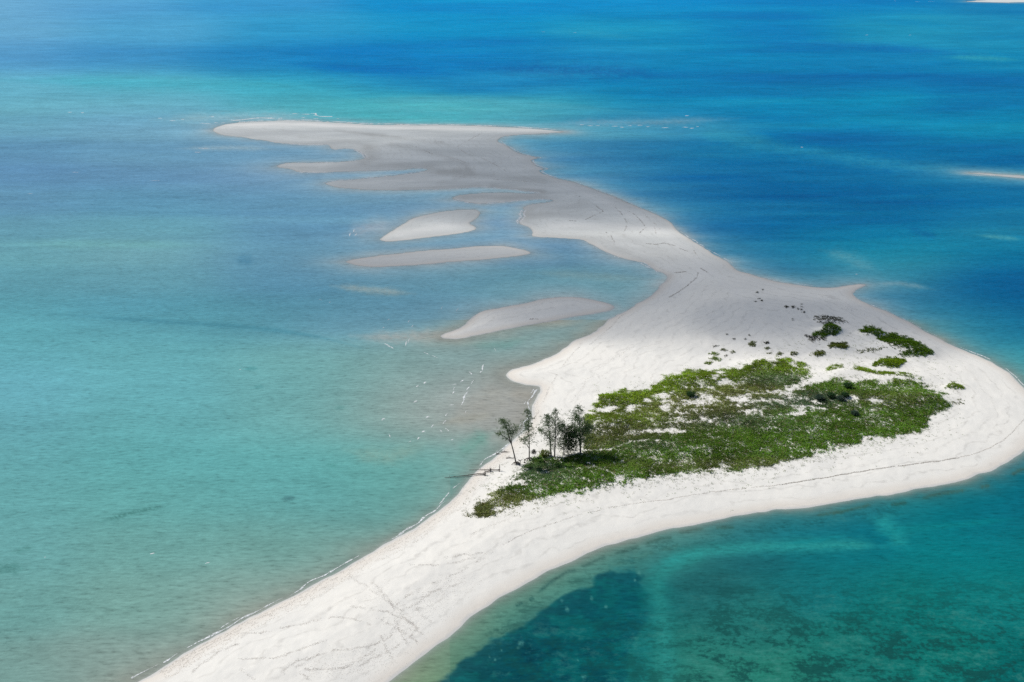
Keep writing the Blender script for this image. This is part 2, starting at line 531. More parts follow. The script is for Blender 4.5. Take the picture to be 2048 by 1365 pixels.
def foam_material():
    m, n, l = new_mat("foam")
    out = nd(n, "ShaderNodeOutputMaterial")
    geo = nd(n, "ShaderNodeNewGeometry")
    no = noise_n(n, l, geo.outputs['Position'], 2.2, 4, 0.7)
    edge = attr(n, "edge").outputs['Fac']
    d = nd(n, "ShaderNodeBsdfDiffuse"); d.inputs[0].default_value = (0.80, 0.82, 0.82, 1)
    t = nd(n, "ShaderNodeBsdfTransparent")
    mx = nd(n, "ShaderNodeMixShader")
    l.new(math_n(n, l, 'MULTIPLY', maprange(n, l, no, 0.38, 0.58, 0, 1), edge), mx.inputs[0])
    l.new(t.outputs[0], mx.inputs[1]); l.new(d.outputs[0], mx.inputs[2])
    l.new(mx.outputs[0], out.inputs[0])
    return m


M_SAND = sand_material()
M_WATER = water_material()
M_LEAF = leaf_material("leaf", 0.30)
M_NEEDLE = leaf_material("needle", 0.35)
M_BARK = bark_material("bark", (0.09, 0.08, 0.068), (0.18, 0.16, 0.14))
M_DRIFT = bark_material("driftwood", (0.06, 0.052, 0.045), (0.17, 0.15, 0.13))
M_WRACK = leaf_material("wrack", 0.0)
M_FOAM = foam_material()


# ------------------------------------------------------------------ the ground and the sea share one fan of points
def px_dist(pu, pv, line, kv=1.0):
    line = [(a, b) for a, b in line]
    d = np.full(len(pu), 1e9)
    if len(line) == 1: line = line * 2
    for (a, b), (c, e) in zip(line, line[1:]):
        ex, ey = c - a, (e - b) * kv
        dx, dy = pu - a, (pv - b) * kv
        t = np.clip((dx * ex + dy * ey) / (ex * ex + ey * ey + 1e-9), 0, 1)
        d = np.minimum(d, np.hypot(dx - t * ex, dy - t * ey))
    return d


def px_poly_sd(pu, pv, poly):
    return poly_sd(pu, pv, np.array(poly, float))


az_in = np.radians(np.linspace(-36, 36, 1000))
az = np.concatenate([np.radians(np.linspace(-180, -37.5, 40)), az_in, np.radians(np.linspace(37.5, 180, 40)[:-1])])
dep = np.concatenate([np.linspace(89.6, 46, 16), np.linspace(45, 3.4, 800), np.geomspace(3.3, 0.08, 34)])
rad = CAM_H / np.tan(np.radians(dep))
AZ, RR = np.meshgrid(az, rad)                     # rows = radius
GX = (np.sin(AZ) * RR).ravel(); GY = (np.cos(AZ) * RR).ravel()
nr, na = AZ.shape
SD = shore_sd(GX, GY)
GZ = height_from(GX, GY, SD)
GZ = np.where(np.hypot(GX, GY) > 3000, np.minimum(GZ, -3.6), GZ)
PU, PV, PD = project(GX, GY)
PU = np.where(PD > 1, PU, -9000); PV = np.where(PD > 1, PV, 9000)
PU = np.clip(PU, -3000, 5000); PV = np.clip(PV, -400, 3000)
idx = np.arange(nr * na).reshape(nr, na)
nxt = np.roll(idx, -1, 1)
FACES = np.stack([idx[:-1], idx[1:], nxt[1:], nxt[:-1]], -1).reshape(-1, 4)[:, ::-1]

# wet sand marks (pools, drained gullies); negative values paint dry and sunlit strips
WET_SUNLIT = np.zeros(len(GX))
for line, w, a in [([(735,300),(748,316),(728,325)],11,.55),([(858,340),(890,346),(930,342)],11,.6),([(985,373),(1040,379),(1085,384)],5,.6),([(672,262),(720,268),(770,272)],3,.45),
                   ([(740,272),(800,276)],1.6,.5),([(1050,430),(1062,412),(1090,404)],10,.35),([(870,285),(886,286)],2.5,.6),([(600,338),(700,336),(820,332)],5,.3),([(1075,333),(1090,345)],5,.5),
                   ([(655,296),(672,303)],5,.5),([(920,395),(1080,393)],6,.3),([(1340,552),(1325,575),(1300,592)],5,.4),([(800,378),(960,372)],2.5,.4)]:
    WET_SUNLIT = np.maximum(WET_SUNLIT, 0.8 * a * 0.7 * (0.2 + 1.2 * fbm(GX * .12, GY * .06, 71, 4)) * np.exp(-(px_dist(PU, PV, line, 1.6) / (w * 1.3)) ** 2))
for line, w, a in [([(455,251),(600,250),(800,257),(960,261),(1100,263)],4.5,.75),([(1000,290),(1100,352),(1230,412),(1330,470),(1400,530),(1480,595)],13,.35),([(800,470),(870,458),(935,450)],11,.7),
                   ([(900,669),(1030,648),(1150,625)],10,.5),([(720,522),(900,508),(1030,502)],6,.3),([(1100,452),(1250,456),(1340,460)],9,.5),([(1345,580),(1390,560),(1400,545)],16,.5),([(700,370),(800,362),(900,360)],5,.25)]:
    WET_SUNLIT -= a * (0.5 + 0.9 * fbm(GX * .08, GY * .05, 81, 4)) * np.exp(-(px_dist(PU, PV, line, 1.4) / w) ** 2)  # dry ridges plus sunlit cloud-gap strips painted into the sand colour
for line, w, a in [([(780,290),(860,305),(930,330),(948,350),(880,366)],6,.45),([(1055,438),(1120,420),(1190,395)],14,.4),([(1072,470),(1200,482),(1300,530)],11,.35),
                   ([(690,266),(800,277),(900,292)],5,.45),([(600,275),(700,284),(760,300)],6,.35),([(930,398),(1090,394)],6,.35),([(1190,440),(1260,480),(1350,520)],9,.25),([(880,345),(1000,355),(1090,362)],7,.35),([(760,330),(850,332),(900,325)],7,.4)]:
    WET_SUNLIT += 0.42 * a * (0.2 + 1.3 * fbm(GX * .10, GY * .05, 91, 4)) * np.exp(-(px_dist(PU, PV, line, 1.4) / w) ** 2)
ISLF = smooth(420, 262, GY) * 0.9 + 0.1
sand = mesh_np("sand", np.stack([GX, GY, GZ], 1), FACES, M_SAND, smooth_f=True, fattr={"sd": np.clip(SD, -60, 80), "wet_sunlit": WET_SUNLIT, "isl": ISLF})
tag(sand, "pale coral sand island, spit and sea bed", kind="structure")

# ---- colours of the water, with upper-left sun glare and haze painted in: photo pixel, apparent colour
WC = """
0,-60,140,190,222 600,-60,60,155,208 1200,-60,20,140,205 1700,-60,20,130,195 2048,-60,30,130,190
0,0,110,172,210 200,0,86,163,210 500,0,55,152,206 900,0,12,140,205 1300,0,8,130,200 1700,0,12,126,192 2048,0,25,122,182
0,60,102,168,207 300,60,78,162,206 600,60,42,150,200 900,60,12,136,196 1300,60,25,142,190 1500,55,8,120,186 1800,60,35,145,185 2048,60,25,130,180
0,120,80,150,200 250,120,60,142,195 500,120,28,128,186 700,120,8,120,190 950,120,8,120,190 1150,115,20,125,185 1500,110,8,120,180 1800,120,10,112,175 2048,120,15,125,175
0,165,88,175,200 300,168,78,176,196 600,168,42,165,190 800,160,15,130,185 1000,165,8,118,182 1300,170,10,122,180 1600,170,8,112,172 2048,170,5,102,166
0,215,92,175,195 300,215,90,172,195 600,215,70,170,187 800,215,52,170,185 1100,215,55,163,184 1300,215,20,135,184 1500,215,10,126,180 1700,215,15,135,180 2048,215,8,112,170
0,250,95,162,186 300,250,105,167,195 1200,250,80,150,180 1350,250,60,132,176 1600,255,8,112,170 1900,250,8,116,170 2048,250,15,130,170
0,300,85,146,180 300,300,95,156,185 500,300,98,156,186 620,310,102,156,186 1100,300,75,136,176 1250,300,42,116,166 1450,300,22,118,168 1700,290,12,105,162 2048,300,8,100,158
0,340,85,142,180 300,345,90,146,180 500,355,98,150,184 1200,345,65,126,170 1400,345,14,98,160 1700,355,10,98,158 1900,375,8,95,152 2048,385,14,102,156
0,400,88,148,180 300,400,85,150,180 600,405,90,150,180 850,405,95,142,176 1000,420,105,146,180 1300,390,50,120,166 1500,400,14,97,156 1800,410,8,92,150 2048,420,14,102,155
0,460,90,155,177 300,460,90,158,176 600,450,90,150,180 1000,460,105,146,184 1450,460,26,106,160 1700,460,14,112,160 2048,450,30,120,160
0,500,96,164,176 300,500,104,165,176 550,510,90,150,176 850,490,95,142,172 1100,500,90,132,170 1200,520,90,132,166 1500,510,22,106,156 1750,505,22,125,160 2048,510,14,112,156
0,560,86,156,172 300,560,90,156,172 600,560,80,142,170 900,555,88,140,166 1100,560,90,138,160 1250,560,108,145,160 1450,545,60,115,150 1600,558,42,108,144 1800,545,55,135,160 2000,560,8,88,146
0,620,80,155,170 300,620,76,150,170 600,620,75,142,166 800,615,84,142,166 1150,575,100,140,162 1200,640,92,132,145 1780,605,48,112,148 1870,630,40,128,152 2000,620,12,98,146 2048,580,5,85,142
0,660,86,165,170 300,660,86,160,166 500,640,75,146,160 700,650,100,152,164 1000,690,115,156,156 1100,665,110,148,150 1900,665,52,142,160 2048,660,18,110,150 2048,720,60,150,160
0,710,92,170,176 300,710,94,170,172 600,715,104,170,166 800,720,118,165,158 950,715,130,163,157 1070,705,148,160,154
0,770,94,168,176 300,770,94,170,173 600,770,100,168,165 800,770,122,164,154 930,770,146,162,154 1030,790,160,158,152
0,840,94,168,172 300,840,93,169,168 600,840,100,168,163 780,840,125,162,150 900,830,150,160,151 1000,830,158,158,150
0,920,98,167,166 300,920,93,166,162 600,920,92,165,160 780,930,92,160,150 930,930,108,160,150
0,1000,98,164,160 300,1000,96,163,156 600,1000,95,162,156 800,1010,96,156,146
0,1100,98,158,153 300,1100,106,162,152 600,1090,110,160,148
0,1200,104,158,149 300,1200,114,160,147 500,1200,124,158,145
0,1365,114,156,145 250,1330,128,158,146 0,1480,104,146,131
860,1360,105,150,115 940,1290,100,152,125 1030,1235,88,148,128 1120,1180,84,142,126 1200,1140,75,138,128 1350,1090,60,130,128 1500,1055,35,115,124 1650,1030,28,112,122 1800,1005,22,116,126
1000,1340,12,70,78 1100,1270,8,68,82 1200,1300,14,88,88 1250,1200,12,90,98 1330,1290,36,118,112
1450,1130,30,98,104 1400,1190,34,102,104 1500,1240,36,114,110 1400,1340,46,122,110 1600,1150,24,108,114 1700,1150,20,114,118 1700,1300,28,114,108 1900,1100,15,118,124 2000,1200,20,120,120
2048,1350,10,98,98 1900,1330,20,112,106 2048,1000,4,104,124 1940,1030,6,108,124 1700,1065,6,104,124 1600,1060,14,104,118 2048,1090,8,112,120 1550,1365,40,122,108 1800,1220,18,112,110
"""
ctl = np.array([[float(t) for t in s.split(',')] for s in WC.split()])
lo_ = (ctl[:, 0] < 1050) & (ctl[:, 1] > 640) & ~((ctl[:, 0] > 840) & (ctl[:, 1] > 1200))
ctl[:, 3] += np.where(lo_, 2, 0); ctl[:, 4] += np.where(lo_, 8, 0)
ctl[:, 2] += np.where((ctl[:, 1] > 150) & (ctl[:, 1] < 230) & (ctl[:, 0] < 1200), 12, 0)
ctl[:, 2] += np.where((ctl[:, 0] < 1000) & (ctl[:, 1] > 240), np.where(ctl[:, 1] > 900, 4, 9), 0)
ctl[:, 3] += np.where((ctl[:, 0] > 700) & (ctl[:, 1] < 600), 5, 0)


def lin(c):
    c = c / 255.0
    return np.where(c <= 0.04045, c / 12.92, ((c + 0.055) / 1.055) ** 2.4)


need = (PU > -400) & (PU < 2500) & (PV > -120) & (PV < 1600)
ui, vi = PU[need], PV[need]
acc = np.zeros((len(ui), 3)); wsum = np.zeros(len(ui))
sig = np.interp(vi, [0, 300, 650, 800, 1365], [22, 22, 26, 40, 46])
for cu, cv, r, g, b in ctl:
    su = 105 if cv < 1000 or cu < 700 else 62
    w = np.exp(-0.5 * (((ui - cu) / su) ** 2 + ((vi - cv) / sig) ** 2)) + 1e-7 / (((ui - cu) / 4) ** 2 + (vi - cv) ** 2 + 50)
    acc += w[:, None] * np.array([r, g, b]); wsum += w
WCOL = np.tile(np.array([[20., 120, 180]]), (len(GX), 1))
WCOL[need] = acc / wsum[:, None]
WEED = np.zeros(len(GX))


def stroke(line, w, rgb, a=0.8, kv=1.0, rag=0.0, taper=0.3):
    u0 = min(p[0] for p in line) - 4 * w; u1 = max(p[0] for p in line) + 4 * w
    v0 = min(p[1] for p in line) - 4 * w; v1 = max(p[1] for p in line) + 4 * w
    m = (PU > u0) & (PU < u1) & (PV > v0) & (PV < v1)
    if not m.any(): return
    pu, pv = PU[m], PV[m]
    if len(line) > 2: line = [tuple(q) for q in subdivide(line, False)]
    d = np.full(len(pu), 1e9); tt = np.zeros(len(pu))
    seg = [math.hypot(c - p, e - q) for (p, q), (c, e) in zip(line, line[1:])]
    tot = sum(seg) + 1e-9; run = 0
    for ((p, q), (c, e)), sl in zip(zip(line, line[1:]), seg):
        ex, ey = c - p, (e - q) * kv
        dx, dy = pu - p, (pv - q) * kv
        t = np.clip((dx * ex + dy * ey) / (ex * ex + ey * ey + 1e-9), 0, 1)
        dd = np.hypot(dx - t * ex, dy - t * ey)
        k = dd < d
        d = np.where(k, dd, d); tt = np.where(k, (run + t * sl) / tot, tt); run += sl
    f = np.ones(len(pu))
    ww = w * np.ones(len(pu))
    if rag:
        # wobble on two sizes, drawn out along the shore-parallel streaks
        sc1 = 1.0 / max(w * 0.35, 2.0)
        x, y = GX[m], GY[m]
        r1 = fbm(pu * sc1 * 0.35, pv * sc1, 3, 3); r2 = fbm(pu * sc1 * 1.1, pv * sc1 * 3.0, 13, 3)
        ww = w * (1 + rag * 2.2 * (r1 - 0.5))
        f = f * (1 - rag * 0.9 * smooth(0.42, 0.72, r2))
    if taper:
        e = smooth(0, taper, tt) * smooth(0, taper, 1 - tt)
        ww = ww * (0.35 + 0.65 * e); f = f * (0.25 + 0.75 * e)
    f = f * a * np.exp(-(d / np.maximum(ww, 0.5)) ** 2)
    WCOL[m] = WCOL[m] * (1 - f[:, None]) + np.array(rgb, float) * f[:, None]


def region(poly, rgb, soft, a=1.0, rag=10):
    p = np.array(poly, float)
    m = (PU > p[:, 0].min() - 30) & (PU < p[:, 0].max() + 30) & (PV > p[:, 1].min() - 30) & (PV < p[:, 1].max() + 30)
    s = px_poly_sd(PU[m], PV[m], p) + (fbm(GX[m] * 0.30, GY[m] * 0.42, 8, 5) - 0.5) * rag * 3.2
    f = a * smooth(-soft, soft, s)
    WCOL[m] = WCOL[m] * (1 - f[:, None]) + np.array(rgb, float) * f[:, None]


S = stroke
S([(1380,262),(1500,284),(1650,308),(1800,333),(2048,350),(2200,362)], 16, (50,146,176), .5, 1.2, .45, .15)
S([(1380,262),(1450,272),(1560,290)], 20, (52,150,178), .6, 1.2, .4)
S([(1560,270),(1700,240),(1900,255),(2048,270)], 12, (12,132,176), .5, 1.2, .4)
S([(660,222),(800,218),(1000,224),(1180,232)], 24, (84,168,185), .7, 1.3, .3)
S([(640,205),(840,200),(1000,204),(1150,216),(1290,226)], 12, (78,166,186), .65, 1.4, .2)
S([(0,160),(250,165),(520,172),(700,185)], 16, (72,178,198), .6, 1.2, .3)
S([(300,240),(420,236),(560,232),(640,230)], 12, (140,182,195), .75, 1.2, .4)
S([(1060,250),(1180,246),(1320,245),(1490,236)], 9, (112,158,182), .7, 1.3, .5)
S([(930,138),(1060,140),(1180,143),(1370,152)], 16, (20,98,162), .7, 1.2, .6, .3)
S([(560,125),(760,142),(950,150)], 12, (8,112,184), .6, 1.2, .3)
S([(1050,64),(1180,66),(1300,84)], 8, (40,150,188), .6, 1.2, .4)
S([(1550,25),(1700,30),(1950,62)], 10, (20,140,188), .55, 1.2, .4)
S([(1450,85),(1700,92),(1950,110)], 9, (14,104,172), .6, 1.2, .4)
S([(1880,114),(1960,116),(2048,122)], 6, (55,160,180), .6, 1.2, .4)
S([(350,298),(480,296),(560,300)], 6, (150,178,192), .7, 1.3, .4)
S([(250,375),(420,372),(520,380)], 6, (105,155,185), .5, 1.3, .4)
S([(690,470),(740,455),(790,445)], 18, (152,168,180), .75, 1.3, .3)
S([(660,572),(760,582),(830,588)], 9, (148,164,165), .75, 1.2, .4)
S([(1060,545),(1180,552),(1300,560)], 10, (120,152,158), .6, 1.2, .3)
S([(700,672),(780,675),(890,668),(940,640)], 15, (158,166,166), .8, 1.2, .4)
S([(100,628),(300,642),(500,655),(640,675),(725,697)], 6, (70,132,150), .7, 1.2, .3)
S([(930,690),(1010,690),(1060,672)], 12, (100,155,150), .5, 1.2, .3)
S([(900,855),(985,800),(1030,790)], 34, (158,160,154), .75, 1.2, .4)
S([(1010,790),(1060,790),(1055,812)], 12, (160,160,153), .8, 1.2, .2)
S([(1000,828),(930,838),(870,850)], 9, (158,160,150), .6, 1.2, .3)
S([(985,865),(950,885),(915,915)], 17, (104,160,150), .8, 1.1, .3)
S([(690,900),(780,915),(860,880)], 16, (128,160,150), .6, 1.1, .4)
S([(1640,500),(1700,518),(1760,545)], 15, (85,148,166), .65, 1.2, .4)
S([(1735,571),(1800,567),(1870,580)], 6, (112,152,168), .7, 1.2, .4)
S([(1810,455),(1880,478)], 10, (10,92,150), .45, 1.2, .6)
S([(1950,470),(2048,480)], 5, (80,158,172), .7, 1.3, .4)
S([(1900,345),(2060,353),(2150,362)], 5, (110,175,185), .8, 1.3, .2)
S([(1240,385),(1290,400)], 20, (45,125,170), .4, 1.2, .4)
S([(470,520),(510,524)], 14, (72,130,160), .55, 1.3, .4)
S([(0,490),(200,488),(420,492)], 12, (112,172,172), .45, 1.2, .4)  # sun band through the cloud gap, painted into the water colour
bands = fbm(PU / 330.0 + PV / 90.0, PV / 17.0, 101, 4) - 0.5
bw = (1 - smooth(420, 640, PV))[:, None] * (0.35 + 0.65 * smooth(500, 1100, PU))[:, None]
WCOL = np.maximum(WCOL + bands[:, None] * bw * np.array([30., 36., 20.]), 4)
# lagoon side
region([(860,1380),(925,1322),(990,1284),(1040,1264),(1062,1242),(1100,1207),(1160,1176),(1226,1148),(1258,1144),(1282,1160),(1298,1205),(1292,1250),(1262,1300),(1240,1380)], (11,74,86), 6, .9, 12)
S([(1220,1172),(1275,1165)], 34, (20,100,110), .6, 1, .8, .05)
mm = (PU > 850) & (PU < 1330) & (PV > 1120)
g_ = 0.6 * fbm(GX[mm] * 0.16, GY[mm] * 0.2, 17, 5) + 0.4 * fbm(GX[mm] * 0.7, GY[mm] * 0.9, 27, 4)
dkm = np.clip((np.array([120.0]) - WCOL[mm, 1]) / 50, 0, 1) * smooth(0.42, 0.62, g_) * 0.75
WCOL[mm] = WCOL[mm] * (1 - dkm[:, None]) + np.array([16., 104., 104.]) * dkm[:, None]
S([(1262,1380),(1285,1290),(1312,1210),(1312,1160)], 34, (26,112,114), .7, 1, .6, .05)
S([(1090,1330),(1150,1290),(1210,1230),(1260,1200)], 30, (14,94,98), .6, 1, .8)
S([(1240,1180),(1270,1250)], 22, (12,92,102), .5, 1, .6)
S([(1020,1275),(1060,1300),(1040,1345)], 22, (5,52,70), .5, 1, .6)
S([(1340,1380),(1330,1290),(1322,1210),(1312,1165),(1340,1130),(1420,1104)], 20, (42,134,130), .75, 1, .35, .1)
S([(1300,1140),(1345,1122),(1420,1102),(1540,1094),(1690,1090),(1770,1094)], 15, (44,146,144), .8, 1.1, .4, .12)
S([(1770,1094),(1797,1078),(1775,1052),(1740,1034)], 22, (34,144,146), .8, 1.1, .4)
S([(1730,1082),(1800,1060),(1900,1052),(2048,1036)], 8, (18,128,134), .7, 1.2, .3)
S([(1560,1090),(1660,1078),(1700,1066)], 6, (22,128,134), .6, 1.2, .3)
S([(1440,1118),(1480,1130),(1600,1128)], 16, (28,92,100), .5, 1, .5)
S([(1340,1165),(1420,1165),(1500,1180)], 22, (30,88,92), .5, 1, .6)
S([(1480,1055),(1440,1072),(1340,1085)], 8, (48,122,122), .4, 1, .6)
for (u, v, a, b) in [(1134,1219,8,3.4),(1183,1197,6,3),(1124,1202,5,2.6),(1278,1146,6,2.6),(1270,1161,5,2),(1042,1287,14,3.4),(1036,1296,7,2.4),(1003,1301,3,2),(1168,1354,11,3),(979,1314,3,2),(990,1320,5,2),(1156,1321,3,1.5),(1212,1214,7,2)]:
    S([(u - a * .6, v + 1), (u + a * .6, v - 1)], b * 1.35, (80,146,142), .7, 1.0, .5)
for line in ([(1031,1213),(1046,1206)],[(1058,1201),(1068,1195)],[(1075,1187),(1098,1167),(1121,1152),(1141,1142),(1158,1143)],[(1160,1135),(1195,1120),(1215,1113)],[(1228,1108),(1260,1099),(1280,1092)],[(1290,1088),(1322,1078)],
             [(1316,1078),(1345,1075)],[(1355,1066),(1385,1060),(1408,1058)],[(1430,1056),(1470,1055)],[(1632,1032),(1667,1026),(1690,1024)],[(1660,1028),(1726,1014),(1745,1008)],[(1780,1010),(1815,1006)],[(1840,1000),(1870,990),(1921,982),(1935,979)],
             [(1960,975),(1980,971)],[(2022,952),(2035,943),(2060,934)]):
    S(line, 3.6, (28,84,80), .9, 1.0, .5, .12)
for (u, v, a) in [(1150,1165,20),(1190,1150,24),(1230,1132,26),(1290,1112,26),(1100,1195,16),(1040,1240,14),(1340,1098,24)]:
    S([(u - a, v + a * .18), (u + a, v - a * .3)], 4, (66,122,112), .5, 1, .9)
# weed patches on the left
S([(563,999),(592,995)], 7, (70,118,122), .8, 1.6, .3)
S([(-20,1138),(50,1136)], 15, (68,122,118), .65, 1.4, .7)
S([(668,817),(692,815)], 6, (98,148,146), .8, 1.6, .4)
S([(486,738),(518,737)], 5, (74,142,146), .7, 1.6, .4)
S([(505,775),(530,773)], 5, (80,146,150), .6, 1.6, .4)
S([(195,1046),(232,1035),(270,1024),(340,1011)], 6, (66,120,116), .7, 1.4, .9)
S([(20,1108),(70,1092)], 6, (74,130,125), .5, 1.4, .9)
S([(650,930),(680,935)], 8, (80,146,142), .5, 1.6, .4)

WEED = smooth(1290, 1420, PU) * smooth(1110, 1190, PV) * (0.35 + 0.65 * smooth(1150, 1300, PV)) * smooth(1060, 1150, PV - (PU - 1400) * 0.05)
WEED = np.maximum(WEED, 0.6 * smooth(930, 1010, PU) * smooth(1180, 1280, PV))
WEED = np.maximum(WEED, 0.45 * np.exp(-(px_dist(PU, PV, [(1040,1222),(1110,1185),(1200,1138),(1330,1090),(1450,1072),(1560,1056),(1680,1040),(1800,1016)], 1) / 15) ** 2))

mf = (SD < 0.5) & (PV < 1365)
fr_far = np.exp(np.minimum(SD, 0) / np.where((PU > 900) & (PV > 950), 3.0, np.interp(PV, [240, 620, 760], [10.0, 7.0, 5.0]))) * np.interp(PV, [240, 640, 720], [0.95, 0.92, 0.75]) * mf * np.where((PU > 900) & (PV > 950), 1.25, 1.0)
fr_far *= 0.55 + 0.9 * (fbm(GX * 0.06, GY * 0.1, 51, 4) - 0.2)
fr_far = np.clip(fr_far, 0, 0.9)[:, None]
fc = np.where((PV < 640)[:, None], np.array([164., 178., 186.]), np.where(((PU > 900) & (PV > 950))[:, None], np.array([138., 150., 140.]), np.array([170., 166., 155.])))
WCOL = WCOL * (1 - fr_far) + fc * fr_far  # milky shallows; the far fringe has sky reflection painted in
# apparent colour -> water colour, cloud shade divided out; painted glare and reflection stay in
T = sun_through(GX, GY)
KS = np.array([0.97, 0.94, 0.88]) * SUN_STRENGTH * math.sin(SUN_EL) / math.pi
KK = np.array([0.16, 0.22, 0.34])
app = lin(WCOL)
spec = np.array([0.010, 0.013, 0.017]) * 0.2
ALB = np.clip((app - spec) / (KS * T[:, None] + KK), 0.002, 0.85)
Lopt = np.interp(PV, [240, 600, 900, 1365], [3.0, 2.6, 1.6, 1.2]) * np.where((PU > 900) & (PV > 1000), 0.8, 1.0)
OPAC = np.where(SD < 0, (lambda o_: o_ + (1 - o_) * (1 - np.exp(SD / Lopt)))(np.interp(PV, [600, 760], [0.72, 0.32])), 0.1)
CHOP = np.clip(0.25 + 0.75 * smooth(-2, -25, SD), 0, 1) * np.interp(PV, [0, 250, 700], [1.0, 0.9, 0.8])
water = mesh_np("water", np.stack([GX, GY, np.zeros_like(GX)], 1), FACES, M_WATER, smooth_f=True, col=ALB, fattr={"opac": OPAC, "weed": np.clip(WEED, 0, 1), "chop": CHOP, "reach": 0.35 + 0.65 * smooth(260, 620, np.hypot(GX, GY))})
tag(water, "turquoise and blue sea around the sand island", kind="structure")

# ------------------------------------------------------------------ clouds
m, n, l = new_mat("cloud_vapour")
_out = nd(n, "ShaderNodeOutputMaterial")


def cloud_mat(sigma):
    m, n, l = new_mat("cloud_vapour")
    o = nd(n, "ShaderNodeOutputMaterial"); v = nd(n, "ShaderNodeVolumePrincipled")
    v.inputs['Color'].default_value = (0.97, 0.97, 0.97, 1); v.inputs['Density'].default_value = sigma
    l.new(v.outputs[0], o.inputs['Volume'])
    return m


for (cx, cy, cz, a, b, c, tau) in CL:
    d = np.array([SUN[0] / a, SUN[1] / b, SUN[2] / c]); chord = 2 / np.linalg.norm(d)
    nu, nv = 48, 24
    vs = []
    for i in range(nv + 1):
        th = math.pi * i / nv
        for j in range(nu):
            ph = 2 * math.pi * j / nu
            vs.append((math.sin(th) * math.cos(ph) * a, math.sin(th) * math.sin(ph) * b, math.cos(th) * c))
    fs = [(i * nu + j, i * nu + (j + 1) % nu, (i + 1) * nu + (j + 1) % nu, (i + 1) * nu + j) for i in range(nv) for j in range(nu)]
    o = mesh_np("cloud", vs, np.array(fs)[:, ::-1], cloud_mat(tau / chord), smooth_f=True)
    o.location = (cx, cy, cz)
    tag(o, "thin white cloud high above the island that shades it", kind="structure")

#PLANTS
# ------------------------------------------------------------------ ground cover
def leaf_quads(cx, cy, cz, n_per, length, width, h, colors, spread, seed):
    """n_per leaves round every centre; every leaf is a bent pair of triangles (a diamond) -> verts, faces, colours"""
    r = np.random.default_rng(seed)
    N = len(cx); K = N * n_per
    cx = np.repeat(cx, n_per); cy = np.repeat(cy, n_per); cz = np.repeat(cz, n_per)
    L = np.repeat(length, n_per) * r.uniform(0.6, 1.3, K); Wd = np.repeat(width, n_per) * r.uniform(0.6, 1.3, K); Hh = np.repeat(h, n_per)
    a = r.uniform(0, 2 * np.pi, K); sp = np.repeat(spread, n_per)
    ox = r.normal(0, 1, K) * sp; oy = r.normal(0, 1, K) * sp
    bz = r.uniform(0.0, 1.0, K) * Hh
    tilt = r.uniform(-0.1, 0.9, K)
    dx = np.cos(a); dy = np.sin(a)
    ct = np.cos(tilt); st = np.sin(tilt)
    p0 = np.stack([cx + ox, cy + oy, cz + bz], 1)
    ax = np.stack([dx * ct, dy * ct, st], 1) * L[:, None]
    sx = np.stack([-dy, dx, r.uniform(-0.5, 0.5, K)], 1) * Wd[:, None]
    mid = p0 + ax * 0.5
    v = np.stack([p0, mid + sx, p0 + ax - np.array([0, 0, 1.0]) * (L * 0.15)[:, None], mid - sx], 1).reshape(-1, 3)
    f = np.arange(K * 4).reshape(K, 4)
    c = np.repeat(colors, n_per, 0) * r.uniform(0.7, 1.35, (K, 1)) * r.uniform(0.9, 1.1, (K, 3))
    return v, f, np.repeat(c, 4, 0)


GREEN_OUT = [(938,1033),(955,1010),(973,996),(1000,980),(1012,974),(1028,958),(1048,938),(1060,927),(1075,915),(1090,907),(1105,914),(1123,917),(1145,913),(1166,907),(1170,880),(1168,850),(1176,832),(1192,829),(1215,826),(1243,818),(1232,812),(1205,814),(1189,815),
(1201,793),(1229,783),(1285,779),(1292,773),(1318,761),(1344,751),(1378,743),(1407,743),(1457,743),(1470,737),(1496,729),(1526,717),(1550,719),(1573,723),(1617,733),(1632,745),(1625,756),(1600,768),(1590,774),(1625,772),(1644,766),(1671,760),(1725,762),(1780,761),(1812,757),
(1839,757),(1847,771),(1870,780),(1885,787),(1899,809),(1894,820),(1866,828),(1858,842),(1845,855),(1807,866),(1752,874),(1698,891),(1644,904),(1590,915),(1536,930),(1495,938),(1398,943),(1300,953),(1255,966),(1226,968),(1190,973),(1166,984),(1107,990),(1048,1002),(1000,1018),(975,1031)]
BARE = [(1274,814,22,7,.9),(1336,790,26,7,.85),(1300,802,16,4,.6),(1408,775,34,3,.6),(1446,767,16,6,.7),(1480,796,26,16,.7),(1506,800,18,6,.6),(1560,786,30,9,.5),(1530,800,22,5,.7),(1590,775,26,6,.6),(1741,800,20,4,.85),(1700,797,18,4,.6),(1582,829,28,4,.8),(1660,814,28,9,.35),(1625,818,26,8,.45),
        (1335,862,40,4,.75),(1312,880,8,3,.7),(1330,876,6,2,.7),(1222,851,14,4,.6),(1270,866,20,5,.45),(1390,845,40,8,.35),(1440,840,30,6,.3),(1300,838,26,10,.4),(1360,815,50,12,.45),(1420,800,50,10,.45),(1060,962,24,12,.55),(1040,965,16,8,.6),(1090,945,14,5,.4),(1180,860,12,16,.4),(1500,826,24,6,.35),
        (1200,968,60,6,.3),(1555,757,22,8,.3),(1420,760,30,4,.2),(1180,933,12,3,.6),(1232,958,16,4,.5),(1225,902,40,2.5,.4),(1850,800,10,5,.3)]
